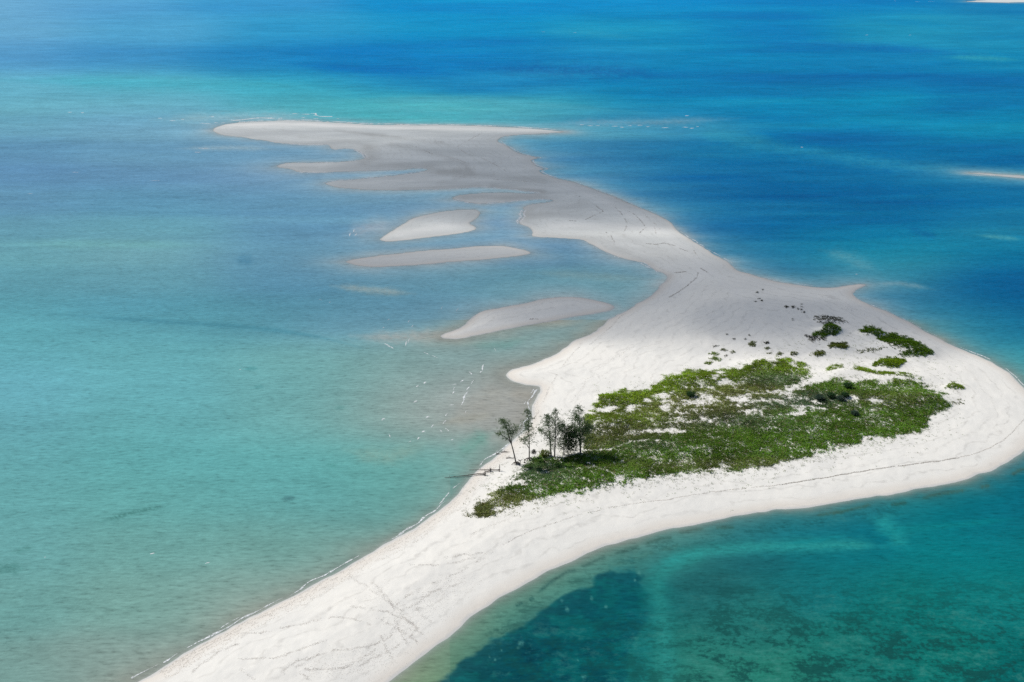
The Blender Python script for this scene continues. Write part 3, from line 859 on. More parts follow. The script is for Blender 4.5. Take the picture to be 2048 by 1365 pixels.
# lime / deep / grey-teal / brownish: photo position, spread, colour
HUES = [(1230,795,40,14,0),(1330,765,60,12,0),(1450,748,60,10,0),(1560,725,50,12,0),(1700,738,90,8,0),(1800,755,40,10,0),(1250,835,60,8,0),(1110,975,60,14,1),(1000,1000,40,10,3),(1250,930,90,20,1),(1400,900,120,24,1),(1550,890,90,20,1),
        (1700,860,90,24,1),(1820,810,60,26,1),(1750,770,80,12,1),(1300,890,44,8,2),(1480,842,90,9,2),(1560,806,50,8,2),(1640,800,40,8,2),(1540,755,40,8,2),(1360,830,90,16,3),(1240,870,50,12,3),(1460,790,60,14,3),(1600,840,60,10,1),(1090,950,30,12,2),(1180,890,30,10,3),(1720,830,60,10,1),(1350,930,80,8,3),(1500,925,80,6,3),(1780,800,40,10,3)]
PAL = np.array([(0.150, 0.230, 0.016), (0.080, 0.158, 0.018), (0.068, 0.110, 0.055), (0.135, 0.155, 0.045)])


def hue_at(u, v):
    acc = np.zeros((len(u), 3)); ws = np.full(len(u), 1e-6)
    acc += ws[:, None] * PAL[1]
    for (a, b, su, sv, k) in HUES:
        w = np.exp(-0.5 * (((u - a) / su) ** 2 + ((v - b) / sv) ** 2))
        acc += w[:, None] * PAL[k]; ws += w
    return acc / ws[:, None]


def cover_core(gu, gv, gx0, gy0):
    sdp = px_poly_sd(gu, gv, GREEN_OUT)
    nz = fbm(gx0 * 0.35, gy0 * 0.35, 21, 4); nz2 = fbm(gx0 * 1.3, gy0 * 1.3, 31, 3)
    core = smooth(-5, 7, sdp + (nz - 0.5) * 26)
    lowedge = smooth(850, 900, gv + (gu - 1500) * 0.08)
    fringe = np.exp(-np.maximum(-sdp, 0) / (5 + 7 * lowedge)) * smooth(0.42, 0.62, nz2) * (0.14 + 0.34 * lowedge) * (sdp < 3)
    dens = core * (0.62 + 0.38 * smooth(0.32, 0.5, nz)) * (0.6 + 0.4 * smooth(0.32, 0.52, nz2))
    midw = np.exp(-(((gu - 1480) / 260) ** 2 + ((gv - 808) / 34) ** 2))
    dens *= 1 - 0.4 * midw * (1 - smooth(0.45, 0.6, nz2 * .5 + nz * .5))
    loww = np.exp(-(((gu - 1040) / 70) ** 2 + ((gv - 985) / 36) ** 2))
    dens *= 1 - 0.3 * loww * (1 - smooth(0.42, 0.58, nz2 * .6 + nz * .4))
    for (u, v, a, b, s) in BARE:
        q = ((gu - u) / a) ** 2 + ((gv - v) / b) ** 2 + (nz - 0.5) * 3.0 + (nz2 - 0.5) * 2.5
        dens *= 1 - s * (1 - smooth(0.1, 1.9, q))
    # the two footpaths
    for line, w in (([(1148,901),(1190,901),(1219,899),(1250,888),(1262,884),(1298,880)], 1.6), ([(1172,925),(1184,929),(1197,938)], 1.5), ([(1210,941),(1224,947),(1240,962),(1248,970)], 1.8)):
        dens *= 1 - 0.9 * np.exp(-(px_dist(gu, gv, line) / w) ** 2)
    return dens, fringe, nz, nz2


x0, y0 = ground(930, 1060); x1, y1 = ground(1930, 700)
NC = 480000
gx0 = RNG.uniform(-22, 125, NC); gy0 = RNG.uniform(168, 262, NC)
gu, gv, _ = project(gx0, gy0, 1.3)
k = (gu > 925) & (gu < 1945) & (gv > 640) & (gv < 1062)
gx0, gy0 = gx0[k], gy0[k]
gz0 = terrain(gx0, gy0)
gu, gv, _ = project(gx0, gy0, gz0)
dens, fringe, nz, nz2 = cover_core(gu, gv, gx0, gy0)
# creeper along the low ridge and runners on the sand behind
ridge = [(1652,741),(1674,733),(1696,732),(1712,736),(1752,746),(1807,749),(1838,758)]
rd = px_dist(gu, gv, ridge, 1.6)
dens = np.maximum(dens, 0.9 * np.exp(-(rd / 6) ** 2) * smooth(0.38, 0.55, nz2 * 0.5 + nz * 0.5))
rd2 = px_dist(gu, gv, [(1655,748),(1690,756),(1740,756),(1800,752)], 1.5)
dens = np.maximum(dens, 0.22 * np.exp(-(rd2 / 9) ** 2) * (nz2 > 0.5))
for (u, v, a, b, d0) in [(1700,690,70,26,.05),(1600,690,70,22,.03),(1850,745,50,30,.05),(1890,790,40,26,.05),(1560,700,60,20,.03),(1740,720,50,14,.10),(1690,716,40,10,.05),(1660,722,24,7,.05),(1880,830,50,14,.06),(1800,880,70,12,.05),(1230,785,40,10,.07),(1300,766,40,8,.06),(1390,738,60,6,.05),(1210,770,30,8,.02),(1000,1030,40,10,.06),(1090,1010,60,14,.06),(1480,735,50,12,.05),(1760,690,40,9,.09)]:
    q = ((gu - u) / a) ** 2 + ((gv - v) / b) ** 2
    dens = np.maximum(dens, d0 * np.exp(-q) * smooth(0.46, 0.6, nz2))
dens = np.maximum(dens, fringe)
# dead leaves and stems darken the sand under the thick parts
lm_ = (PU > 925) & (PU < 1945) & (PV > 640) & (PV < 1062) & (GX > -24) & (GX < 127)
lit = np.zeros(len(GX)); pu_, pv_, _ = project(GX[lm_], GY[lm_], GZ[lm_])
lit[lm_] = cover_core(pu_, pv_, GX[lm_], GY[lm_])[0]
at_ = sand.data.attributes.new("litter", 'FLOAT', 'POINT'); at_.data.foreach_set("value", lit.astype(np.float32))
keep = RNG.uniform(0, 1, len(gx0)) < dens * 0.66
px_, py_, pz_ = gx0[keep], gy0[keep], gz0[keep]
uu, vv, nn = gu[keep], gv[keep], nz[keep]
hue = hue_at(uu, vv)
clump = fbm(px_ * 0.8, py_ * 0.8, 41, 3)
bigv = fbm(px_ * 0.16, py_ * 0.22, 61, 3)
hue = hue * (0.70 + 0.85 * clump)[:, None] * (0.78 + 0.5 * smooth(0.3, 0.7, bigv))[:, None]
dry = RNG.uniform(0, 1, len(px_)) < 0.06
hue[dry] = np.array([0.20, 0.17, 0.08])
dk = dens[keep]
sz = np.where(dk < 0.3, 0.55, 1.0)
hue[dk < 0.3] = hue[dk < 0.3] * 0.55 + np.array([0.05, 0.048, 0.025])
hh = 0.06 + 0.20 * smooth(0.35, 0.7, clump) * smooth(0.1, 0.7, dk)
v, f, c = leaf_quads(px_, py_, pz_ + 0.01, 5, 0.30 * sz, 0.085 * sz, hh, hue * 1.12, 0.19 * np.ones(len(px_)), 5)
cover = mesh_np("ground_cover", v, f, M_LEAF, col=c)
tag(cover, "green beach creeper and grass carpet over the middle of the island", "ground cover", kind="stuff")


# ------------------------------------------------------------------ single patches of plants on the sand
def plant_patch(name, label, cat, group, poly, pal, n_m2, leaf=0.3, h=0.25, edge=1.0, seed=1, sparse=0.0):
    P = np.array(poly, float)
    lo, hi = P.min(0) - 6, P.max(0) + 6
    xa, ya, za = at(np.array([lo[0], hi[0], lo[0], hi[0]]), np.array([lo[1], lo[1], hi[1], hi[1]]))
    bx0, bx1, by0, by1 = xa.min() - 2, xa.max() + 2, ya.min() - 3, ya.max() + 3
    N = int((bx1 - bx0) * (by1 - by0) * n_m2 * 1.6)
    r = np.random.default_rng(seed)
    x = r.uniform(bx0, bx1, N); y = r.uniform(by0, by1, N); z = terrain(x, y)
    u, v, _ = project(x, y, z)
    s = px_poly_sd(u, v, P) + (fbm(x * 0.9, y * 0.9, seed, 3) - 0.5) * 10 * edge
    n2 = fbm(x * 1.7, y * 1.7, seed + 5, 3)
    d = (smooth(-3, 3, s) if edge > 0.5 else smooth(-1.5, 2.5, s)) * (0.55 + 0.45 * smooth(0.35, 0.5, n2)) * (1 - sparse + sparse * smooth(0.5, 0.6, n2))
    k = r.uniform(0, 1, N) < d
    x, y, z = x[k], y[k], z[k]
    if len(x) < 6:
        x, y, z = at(r.uniform(lo[0] + 5, hi[0] - 5, 8), r.uniform(lo[1] + 5, hi[1] - 5, 8))
    cl = fbm(x * 1.1, y * 1.1, seed + 9, 3)
    w = r.uniform(0, 1, (len(x), 1))
    col = (np.array(pal[0]) * w + np.array(pal[1]) * (1 - w)) * (0.65 + 0.7 * cl)[:, None]
    vv_, ff_, cc_ = leaf_quads(x, y, z + 0.01, 3, leaf * np.ones(len(x)), leaf * 0.27 * np.ones(len(x)), h * (0.3 + cl), col, (0.07 if edge > 0.5 else 0.035) * np.ones(len(x)), seed + 2)
    # creeping stems that tie the tufts of one plant together
    od = np.argsort(np.hypot(x - x.mean(), y - y.mean())); X = np.stack([x, y, z + 0.02], 1)[od]
    sv = []; sf = []; b0 = len(vv_)
    for q in range(1, len(X)):
        dq = np.sum((X[:q] - X[q]) ** 2, 1); pq = X[int(np.argmin(dq))]
        dv_ = X[q] - pq; ln_q = np.linalg.norm(dv_) + 1e-6
        sd_ = np.array([-dv_[1], dv_[0], 0]) / ln_q * 0.03
        sv += [pq - sd_, pq + sd_, X[q] + sd_, X[q] - sd_]; sf.append([b0 + 4 * (q - 1) + t_ for t_ in range(4)])
    vv_ = np.concatenate([vv_, np.array(sv)]); ff_ = np.concatenate([ff_, np.array(sf)]); cc_ = np.concatenate([cc_, np.tile(np.array([[0.10, 0.085, 0.05]]), (len(sv), 1))])
    o = mesh_np(name, vv_, ff_, M_LEAF, origin=(float(x.mean()), float(y.mean()), float(z.min())), col=cc_)
    tag(o, label, cat, group)
    return o


DEEP = ((0.05, 0.12, 0.010), (0.12, 0.21, 0.014)); LIME = ((0.20, 0.29, 0.012), (0.10, 0.18, 0.012)); GREY = ((0.105, 0.105, 0.075), (0.07, 0.085, 0.055)); OLIVE = ((0.09, 0.115, 0.025), (0.13, 0.165, 0.022)); DARK = ((0.028, 0.035, 0.022), (0.045, 0.05, 0.03))
GP = "creeper patches on the sand behind the green carpet"
PATCHES = [
 ("grey and sparse creeper mound, the farthest of the dune mounds", [(1622,640),(1632,632),(1655,631),(1680,636),(1694,644),(1680,649),(1650,648)], GREY, 14, .26, .15, .8),
 ("bright green hummock with a steep rounded top just in front of the grey sparse mound", [(1626,671),(1644,660),(1650,650),(1662,647),(1676,653),(1682,663),(1672,670),(1655,673),(1640,673)], DEEP, 34, .3, .3, .1),
 ("low dark tuft strip at the foot of the steep green hummock", [(1610,672),(1622,673),(1640,677),(1651,676),(1650,681),(1625,681)], DARK, 18, .28, .2, .5),
 ("green hummock by itself between the steep hummock and the long green ridge", [(1718,664),(1730,656),(1745,654),(1760,660),(1771,669),(1755,671),(1738,668)], DEEP, 30, .3, .3, .25),
 ("long dark green ridge mound, the largest patch behind the carpet on the right beach side", [(1748,678),(1765,671),(1785,669),(1815,677),(1845,691),(1867,706),(1850,712),(1820,713),(1795,711),(1815,700),(1800,690),(1775,684)], DEEP, 30, .3, .3, .15),
 ("sparse grassy skirt on the left slope of the long green ridge mound", [(1756,676),(1775,673),(1800,683),(1812,695),(1800,702),(1785,695),(1770,686)], OLIVE, 12, .26, .15, .7),
 ("flat topped green patch alone on open sand left of the long ridge mound", [(1655,692),(1665,688),(1690,688),(1698,693),(1688,697),(1660,697)], OLIVE, 34, .28, .3, .0),
 ("small rounded green patch below the flat topped patch", [(1621,708),(1632,704),(1645,704),(1655,709),(1645,712),(1630,712)], OLIVE, 30, .28, .25, .2),
 ("sunlit lime green patch between the long ridge mound and the creeper ridge", [(1746,731),(1757,722),(1775,716),(1795,718),(1810,724),(1800,732),(1785,735),(1760,731)], LIME, 34, .3, .3, .1),
 ("flat runner strip reaching left from the foot of the long ridge mound", [(1712,703),(1735,698),(1760,695),(1775,697),(1755,702),(1730,705)], OLIVE, 12, .28, .15, .6),
 ("small lime green patch alone on the right beach beyond the carpet end", [(1890,776),(1903,768),(1915,768),(1927,776),(1912,778)], LIME, 26, .3, .25, .3),
 ("pale thin patch just outside the right end of the carpet", [(1902,805),(1920,803),(1929,807),(1912,812)], OLIVE, 12, .28, .15, .6),
 ("round tuft right of the double tufts, nearest the carpet edge", [(1576,710),(1585,704),(1596,706),(1592,713),(1582,712)], OLIVE, 26, .26, .2, .2),
 ("low round tuft left of the rounded tuft pair by the carpet edge", [(1553,710),(1560,705),(1569,708),(1563,712)], OLIVE, 26, .26, .2, .1),
 ("little tuft below the dark and green tuft pair on the bright sand", [(1533,707),(1540,704),(1545,707),(1539,709)], OLIVE, 18, .24, .15, .2),
 ("green tuft under the small dark tuft", [(1528,697),(1536,694),(1541,698),(1535,701)], OLIVE, 24, .26, .2, .1),
 ("small dark tuft on top of a sand lump above a green tuft", [(1528,686),(1535,683),(1538,687),(1532,690)], DARK, 26, .26, .25, .0),
 ("double tuft, green above and dark below, left of the small dark tuft", [(1496,688),(1503,683),(1513,685),(1510,694),(1500,694)], OLIVE, 20, .28, .2, .2),
 ("tuft at the top right of the small scattered group on the bright sand", [(1459,705),(1465,702),(1471,705),(1465,708)], OLIVE, 22, .24, .2, .1),
 ("tuft at the top of the small scattered group on the bright sand", [(1440,701),(1447,698),(1456,701),(1449,704)], OLIVE, 24, .26, .2, .1),
 ("long lime tuft, upper left of the small scattered group on the bright sand", [(1416,709),(1426,705),(1439,707),(1440,711),(1426,711)], LIME, 24, .26, .2, .1),
 ("wide lime tuft in the middle of the small scattered group on the bright sand", [(1416,717),(1430,714),(1444,718),(1440,723),(1424,721)], LIME, 24, .28, .2, .1),
 ("lime tuft at the lower left of the small scattered group on the bright sand", [(1406,728),(1414,722),(1426,725),(1420,730),(1411,730)], LIME, 20, .28, .2, .2),
 ("thin dry tuft between the scattered group and the small tuft above it", [(1446,712),(1453,709),(1457,713),(1450,715)], GREY, 16, .22, .15, .3),
 ("grey thin tuft line at the edge of the cloud shade left of the dunes", [(1420,693),(1432,690),(1442,689),(1438,694),(1425,696)], GREY, 16, .24, .15, .4),
]
for i, (lab, poly, pal, n2, lf, hh_, sp_) in enumerate(PATCHES):
    plant_patch("creeper_patch", lab, "plant patch", GP, poly, pal, n2, lf, hh_, 1.0 if i < 12 else 0.35, 50 + i, sp_)
for i, (u, v, s) in enumerate([(1573,614,3.4),(1586,614,3.2),(1596,618.5,1.6),(1603,615,1.6),(1602,620.5,2),(1607,625,2.6),(1603,609,1.4),(1514,586,2.2),(1511,604,1.6),(1518,598,1.6),(1524,602,2.4),(1525,580,1.4),(1468,679,2),(1499,671,1.6),(1585,640,1.5),(1453,669,1.6),(1490,679,1.6)]):
    plant_patch("sand_tuft", "tiny dark plant tuft alone on the shaded grey sand behind the dunes", "plant tuft", "tiny dark tufts on the grey sand", [(u - s * 1.5, v), (u, v - s * .8), (u + s * 1.5, v), (u, v + s * .8)], DARK, 20, .26, .25, 0.1, 120 + i)


# ------------------------------------------------------------------ shrubs
def foliage_blob(cx, cy, cz, rx, ry, rz, n, size, pal, seed, hollow=0.55):
    r = np.random.default_rng(seed)
    d = r.normal(0, 1, (n, 3)); d /= np.linalg.norm(d, axis=1)[:, None]
    rr = hollow + (1 - hollow) * r.uniform(0, 1, n)
    bump = 0.8 + 0.4 * fbm(d[:, 0] * 2.3 + seed, d[:, 1] * 2.3 + d[:, 2] * 2, seed, 3)
    p = d * (rr * bump)[:, None] * np.array([rx, ry, rz]) + np.array([cx, cy, cz])
    w = r.uniform(0, 1, (n, 1))
    col = np.array(pal[0]) * w + np.array(pal[1]) * (1 - w)
    return leaf_quads(p[:, 0], p[:, 1], p[:, 2], 2, size * np.ones(n), size * 0.28 * np.ones(n), size * 0.3 * np.ones(n), col, size * 0.3 * np.ones(n), seed + 1)


def shrub(name, label, group, u, v, w, h, pal, seed, n=420, stem=0.25):
    b = pt(u, v)
    root = empty(name, b); tag(root, label, "shrub", group)
    mb = MB(); r = random.Random(seed)
    for q in range(5):
        a = r.uniform(0, 6.28); t = np.array([math.cos(a) * w * .3, math.sin(a) * w * .3, h * .7])
        mb.tube([(0, 0, -0.1), t * 0.5 + np.array([0, 0, 0.06]), t], [0.045, 0.03, 0.012], 5)
    mb.build("stem", M_BARK, root)
    v_, f_, c_ = foliage_blob(0, 0, h * (0.5 + stem * .3), w / 2, w / 2, h * .5, n, 0.26, pal, seed)
    v_[:, 2] = np.maximum(v_[:, 2], 0.01)
    o = mesh_np("foliage", v_, f_, M_LEAF, col=c_); o.parent = root
    return root


TEAL = ((0.040, 0.070, 0.045), (0.065, 0.098, 0.075)); BLUEG = ((0.020, 0.050, 0.022), (0.04, 0.085, 0.03))
SG = "dark shrubs standing out of the green carpet"
shrub("shrub", "dark green round shrub farthest back in the green carpet", SG, 1695, 777, 2.3, 1.3, BLUEG, 3)
shrub("shrub", "grey green shrub, leftmost of the row of four in the carpet", SG, 1638, 800, 2.2, 1.1, TEAL, 4)
shrub("shrub", "blue green shrub, second from the left of the row of four in the carpet", SG, 1661, 796, 2.3, 1.2, BLUEG, 5)
shrub("shrub", "pale grey shrub in front of the darkest one in the row of four", SG, 1681, 801, 2.1, 1.0, TEAL, 6)
shrub("shrub", "darkest shrub at the right end of the row of four in the carpet", SG, 1690, 795, 1.9, 1.2, BLUEG, 7)
shrub("shrub", "lone dark shrub in the thick green part towards the right beach", SG, 1709, 831, 2.0, 1.0, TEAL, 8)
shrub("shrub", "low dark shrub on the middle left of the carpet by the upper bare sand", SG, 1382, 793, 2.4, 1.0, BLUEG, 9)
shrub("bush", "yellow green round bush on the beach edge of the carpet beside the thin sapling", None, 1090, 913, 2.4, 1.3, OLIVE, 10, 420)


# ------------------------------------------------------------------ casuarina trees
def needle_tufts(pts, dirs, n_per, length, seed, pal):
    """drooping needle sprays at the given points"""
    r = np.random.default_rng(seed)
    N = len(pts); K = N * n_per
    P = np.repeat(pts, n_per, 0) + r.normal(0, 0.07, (K, 3)); D = np.repeat(dirs, n_per, 0)
    d = D * 0.7 + r.normal(0, 0.6, (K, 3)); d[:, 2] += 0.05
    d /= np.linalg.norm(d, axis=1)[:, None]
    L = length * r.uniform(0.5, 1.3, K)[:, None]
    side = np.cross(d, r.normal(0, 1, (K, 3))); side /= np.linalg.norm(side, axis=1)[:, None] + 1e-9
    Wd = 0.042 * r.uniform(0.7, 1.4, K)[:, None]
    tip = P + d * L; tip[:, 2] -= 0.25 * L[:, 0]
    midp = P + d * L * 0.55
    v = np.stack([P, midp + side * Wd, tip, midp - side * Wd], 1).reshape(-1, 3)
    w = r.uniform(0, 1, (K, 1))
    c = (np.array(pal[0]) * w + np.array(pal[1]) * (1 - w)) * r.uniform(0.7, 1.3, (K, 1))
    return v, np.arange(K * 4).reshape(K, 4), np.repeat(c, 4, 0)


NEED = ((0.09, 0.145, 0.06), (0.15, 0.21, 0.10))


def casuarina(label, base, leaders, rad, crown, seed, nb, tuft=5, length=0.42, roots=0, pal=NEED):
    """leaders: photo polylines (first starts at the base); crown: list of (t0,t1,reach0,reach1) per leader"""
    b = pt(*base)
    root = empty("casuarina_tree", b); tag(root, label, "tree", "casuarina trees at the end of the beach")
    r = random.Random(seed)
    wood = MB(); tp = []; td = []
    firsttop = None
    for li, (line, cr) in enumerate(zip(leaders, crown)):
        pts = []
        for q, (u, v) in enumerate(line):
            dy = 0.0 if q == 0 else r.uniform(-0.25, 0.25) * (1 + q * 0.3)
            p = at_plane(u, v, b[1] + dy) - b
            pts.append(p)
        if li == 0: pts[0] = np.array([0, 0, -0.3])
        P = subdivide(pts, False)
        P = subdivide(P, False)
        n = len(P); r0 = rad if li == 0 else rad * 0.6
        wood.tube(P, [max(0.018, r0 * (1 - 0.88 * i / (n - 1))) for i in range(n)], 8)
        for _ in range(nb[li]):
            t0, t1, a0, a1 = cr[r.randrange(len(cr))]
            t = r.uniform(t0, t1)
            s = t * (n - 1); i = min(int(s), n - 2); p = P[i] + (P[i + 1] - P[i]) * (s - i)
            f = (t - t0) / (t1 - t0 + 1e-6)
            reach = (a0 + (a1 - a0) * f) * r.uniform(0.8, 1.8)
            az_ = r.uniform(0, 2 * math.pi); up = r.uniform(0.25, 1.0)
            dvec = np.array([math.cos(az_), math.sin(az_), up]); dvec /= np.linalg.norm(dvec)
            q1 = p + dvec * reach * 0.55; q2 = p + dvec * reach + np.array([0, 0, -0.10 * reach])
            wood.tube([p, q1, q2], [max(0.012, r0 * 0.22 * (1 - t * .6)), 0.014, 0.006], 4, cap=False)
            ns = max(6, int(reach * 4.4))
            for k in range(ns):
                g = 0.25 + 0.75 * (k + r.random()) / ns
                c = (p + (q1 - p) * g / 0.55) if g < 0.55 else q1 + (q2 - q1) * (g - 0.55) / 0.45
                off = np.array([r.gauss(0, 1), r.gauss(0, 1), r.gauss(0, .8)]) * (0.12 + reach * 0.19)
                tp.append(c + off); dd = dvec + np.array([r.gauss(0, .5), r.gauss(0, .5), r.gauss(0, .3)]); td.append(dd / np.linalg.norm(dd))
    wood.build("trunk", M_BARK, root)
    if roots:
        mb = MB()
        for q in range(roots):
            a = r.uniform(0, 6.28); rr = r.uniform(0.6, 1.4)
            e = np.array([math.cos(a) * rr, math.sin(a) * rr, 0])
            mb.tube([(0, 0, 0.5), e * 0.45 + np.array([0, 0, 0.38 + r.uniform(-.1, .15)]), e + np.array([0, 0, -0.12])], [0.15, 0.10, 0.04], 6)
        mb.build("root", M_BARK, root)
    v, f, c = needle_tufts(np.array(tp), np.array(td), tuft, length, seed, pal)
    o = mesh_np("crown", v, f, M_NEEDLE, col=c); o.parent = root
    return root


casuarina("leaning casuarina with bare roots, nearest the water and leftmost of the trees", (1033,929),
          [[(1033,929),(1028,908),(1023,889),(1017,868),(1010,850),(1003,842)], [(1023.5,890),(1015,878),(1003,871),(995,866)], [(1023,889),(1024,872),(1028,860),(1033,852)], [(1024.5,893),(1019,880),(1014,862),(1013,850)]],
          0.17, [[(0.52,1.0,1.5,0.5),(0.6,0.95,1.3,.6)], [(0.3,1.0,0.9,.5)], [(0.35,1.0,1.0,.5)], [(0.4,1,1.0,.5)]], 21, [26,12,13,13], 5, 0.42, roots=9)
casuarina("tall slim casuarina with a gap high in its crown, second from the left", (1058.5,920),
          [[(1058.5,920),(1058.5,895),(1058,865),(1056.5,840),(1056,821)], [(1058.3,897),(1052,888),(1047,880)]],
          0.15, [[(0.24,0.62,1.5,1.3),(0.5,0.7,1.3,.7),(0.72,1.0,1.0,.35),(0.3,0.6,1.5,1.3)], [(0.3,1,0.9,.6)]], 22, [56,8], 5, 0.42, roots=4)
casuarina("casuarina with branches reaching left over the sand, third from the left", (1102.5,913),
          [[(1102.5,913),(1101,893),(1099,870),(1096.5,848),(1096,834)], [(1100,880),(1090,868),(1080,860)]],
          0.18, [[(0.2,0.5,1.2,1.6),(0.4,0.8,1.8,1.1),(0.75,1.0,1.0,.35)], [(0.4,1.0,0.9,.6)]], 23, [64,12], 5, 0.42)
casuarina("tall see-through casuarina right against the third tree, thin at the top", (1109,914.5),
          [[(1109,914.5),(1110,890),(1111,862),(1111,840),(1111,821)], [(1110,880),(1117,864),(1123,850)]],
          0.17, [[(0.15,0.5,1.2,1.5),(0.4,0.75,1.5,1.1),(0.72,1.0,0.8,.35)], [(0.3,1.0,1.0,.5)]], 24, [58,16], 4, 0.40)
casuarina("short many-stemmed casuarina in the middle of the clump", (1127.5,910),
          [[(1127.5,910),(1127,890),(1125,866),(1124,847)], [(1129,911),(1130,890),(1131,866)]],
          0.10, [[(0.2,1.0,1.3,.5)], [(0.25,1.0,1.2,.5)]], 25, [46,34], 5, 0.38)
casuarina("short dense dark casuarina left of the big tree, bushy to the ground", (1136,909),
          [[(1136,909),(1136,892),(1138,872),(1138,856)], [(1140,906),(1143,888),(1146,868)]],
          0.10, [[(0.18,1.0,1.5,.5)], [(0.1,1.0,1.5,.5)]], 26, [60,70], 6, 0.38, pal=((0.05, 0.08, 0.035), (0.085, 0.125, 0.05)))
casuarina("biggest and densest casuarina, rightmost of the trees beside the green carpet", (1161,907),
          [[(1161,907),(1160.5,885),(1159.5,860),(1158,836),(1157,814)], [(1160,880),(1168,864),(1176,852)], [(1160,884),(1152,866),(1146,850)]],
          0.22, [[(0.14,0.45,1.9,2.3),(0.35,0.7,2.3,1.7),(0.65,1.0,1.5,.4)], [(0.3,1.0,1.0,.6)], [(0.3,1,0.9,.6)]], 27, [100,16,14], 6, 0.42)

# sapling, stumps, driftwood
b = pt(1068, 916)
root = empty("sapling", b); tag(root, "small upright sapling with a dark tuft, right of the slim second tree", "sapling")
mb = MB(); mb.tube([(0, 0, -.1), (0.05, 0, .7), (0.0, 0, 1.5)], [0.05, 0.04, 0.02], 6); mb.tube([(0, 0, -.1), (-0.2, 0.05, .3), (-0.45, 0.1, .45)], [0.04, 0.03, 0.015], 5); mb.build("stem", M_BARK, root)
v_, f_, c_ = foliage_blob(0, 0, 1.35, .55, .5, .6, 150, 0.24, DARK, 61); o = mesh_np("foliage", v_, f_, M_LEAF, col=c_); o.parent = root


def stump(label, u, v, h, seed, top):
    b = pt(u, v)
    root = empty("dead_stump", b); tag(root, label, "stump", "dead stumps beside the leaning tree")
    r = random.Random(seed); mb = MB()
    mb.tube([(0, 0, -.1), (0.05, 0, h * .5), (0.12 * (1 if seed % 2 else -1), 0, h)], [0.10, 0.07, 0.05], 7)
    for q in range(4):
        a = r.uniform(0, 6.28); e = np.array([math.cos(a) * .35, math.sin(a) * .35, 0])
        mb.tube([(0, 0, .15), e * .6 + np.array([0, 0, .08]), e + np.array([0, 0, -.05])], [0.07, 0.05, 0.02], 5)
    mb.build("trunk", M_DRIFT, root)
    mb = MB()
    for q in range(top):
        a = r.uniform(0, 6.28); e = np.array([math.cos(a) * .55, math.sin(a) * .3, h + r.uniform(.0, .35)])
        mb.tube([(0, 0, h * .8), e], [0.06, 0.025], 5)
    mb.build("branch_stub", M_DRIFT, root)


stump("dead stump with a flat spreading top right of the leaning tree roots", 1040, 928.5, 0.95, 3, 9)
stump("thin forked dead stump between the leaning tree and the slim tree", 1049, 926.5, 1.05, 4, 3)


def log(label, line, r0, root_uv, upright, seed, group="fallen trunks at the water's edge"):
    """a fallen trunk lying from its root end on the sand out over the water"""
    pts = []
    for (u, v, z) in line:
        p = pt(u, v); p[2] = max(p[2], 0.0) + z; pts.append(p)
    b = pts[0]
    root = empty("fallen_trunk", b); tag(root, label, "driftwood", group)
    P = subdivide([p - b for p in pts], False); n = len(P)
    mb = MB(); mb.tube(P, [r0 * (1 - 0.75 * i / (n - 1)) for i in range(n)], 7); mb.build("trunk", M_DRIFT, root)
    r = random.Random(seed); mb = MB()
    for q in range(8):
        a = r.uniform(0, 6.28); e = np.array([math.cos(a) * .25, math.sin(a) * .5, math.sin(a) * .5 + .1])
        mb.tube([(0, 0, 0.05), e], [r0 * .6, 0.03], 5)
    mb.tube([(0, 0, -.1), (0.04, 0, upright * .6), (-0.06, 0, upright)], [r0 * .9, r0 * .6, 0.04], 6)
    mb.build("root", M_DRIFT, root)
    for q in range(5):
        mb = MB()
        i = r.randrange(n // 3, n - 1); p = P[i]; a = r.uniform(0, 6.28)
        mb.tube([p, p + np.array([math.cos(a) * .6, math.sin(a) * .6, .25])], [0.04, 0.012], 4)
        mb.build("branch", M_DRIFT, root)


log("long fallen trunk with an upright root, lying far out over the water", [(970,951,.25),(955,950.5,.28),(935,953,.25),(912,955,.2),(889,956.5,.1)], 0.15, None, 1.1, 5)
log("fallen trunk behind the long one, from a thick root stump to the water", [(999,942.5,.25),(980,942.2,.28),(962,941.5,.25),(938,941,.1)], 0.12, None, 1.5, 6)
log("short broken trunk lying between the two longer fallen trunks", [(981,943.5,.2),(973,945.5,.22),(966,948,.15)], 0.13, None, 0.5, 7)


def snag(label, u, v, seed, pale, size):
    b = pt(u, v); root = empty("driftwood_branch", b); tag(root, label, "driftwood", "broken branches on the sand")
    r = random.Random(seed); mb = MB()
    mb.tube([(-size * .6, 0, .05), (0, 0.05, .15), (size * .6, -.05, .06)], [0.09, 0.07, 0.03], 6)
    mb.build("limb", M_DRIFT, root)
    mb = MB()
    for q in range(9):
        x = r.uniform(-.5, .5) * size; a = r.uniform(0, 6.28); l_ = r.uniform(.3, .8) * size * .6
        mb.tube([(x, 0, .1), (x + math.cos(a) * l_, math.sin(a) * l_, .1 + r.uniform(.1, .6) * size * .5)], [0.04, 0.012], 4)
    mb.build("twig", M_DRIFT, root)


snag("dark broken branch at the water line above the fallen trunks", 997, 909, 8, False, 0.9)
snag("pale twiggy branch on the sand left of the leaning tree", 1011, 905, 9, True, 1.8)
snag("thin bare branch on the sand just left of the leaning tree roots", 1020, 917, 10, True, 1.5)


# ------------------------------------------------------------------ wrack and tracks: small dark bits of weed and twig along old lines
WV = []; WC_ = []


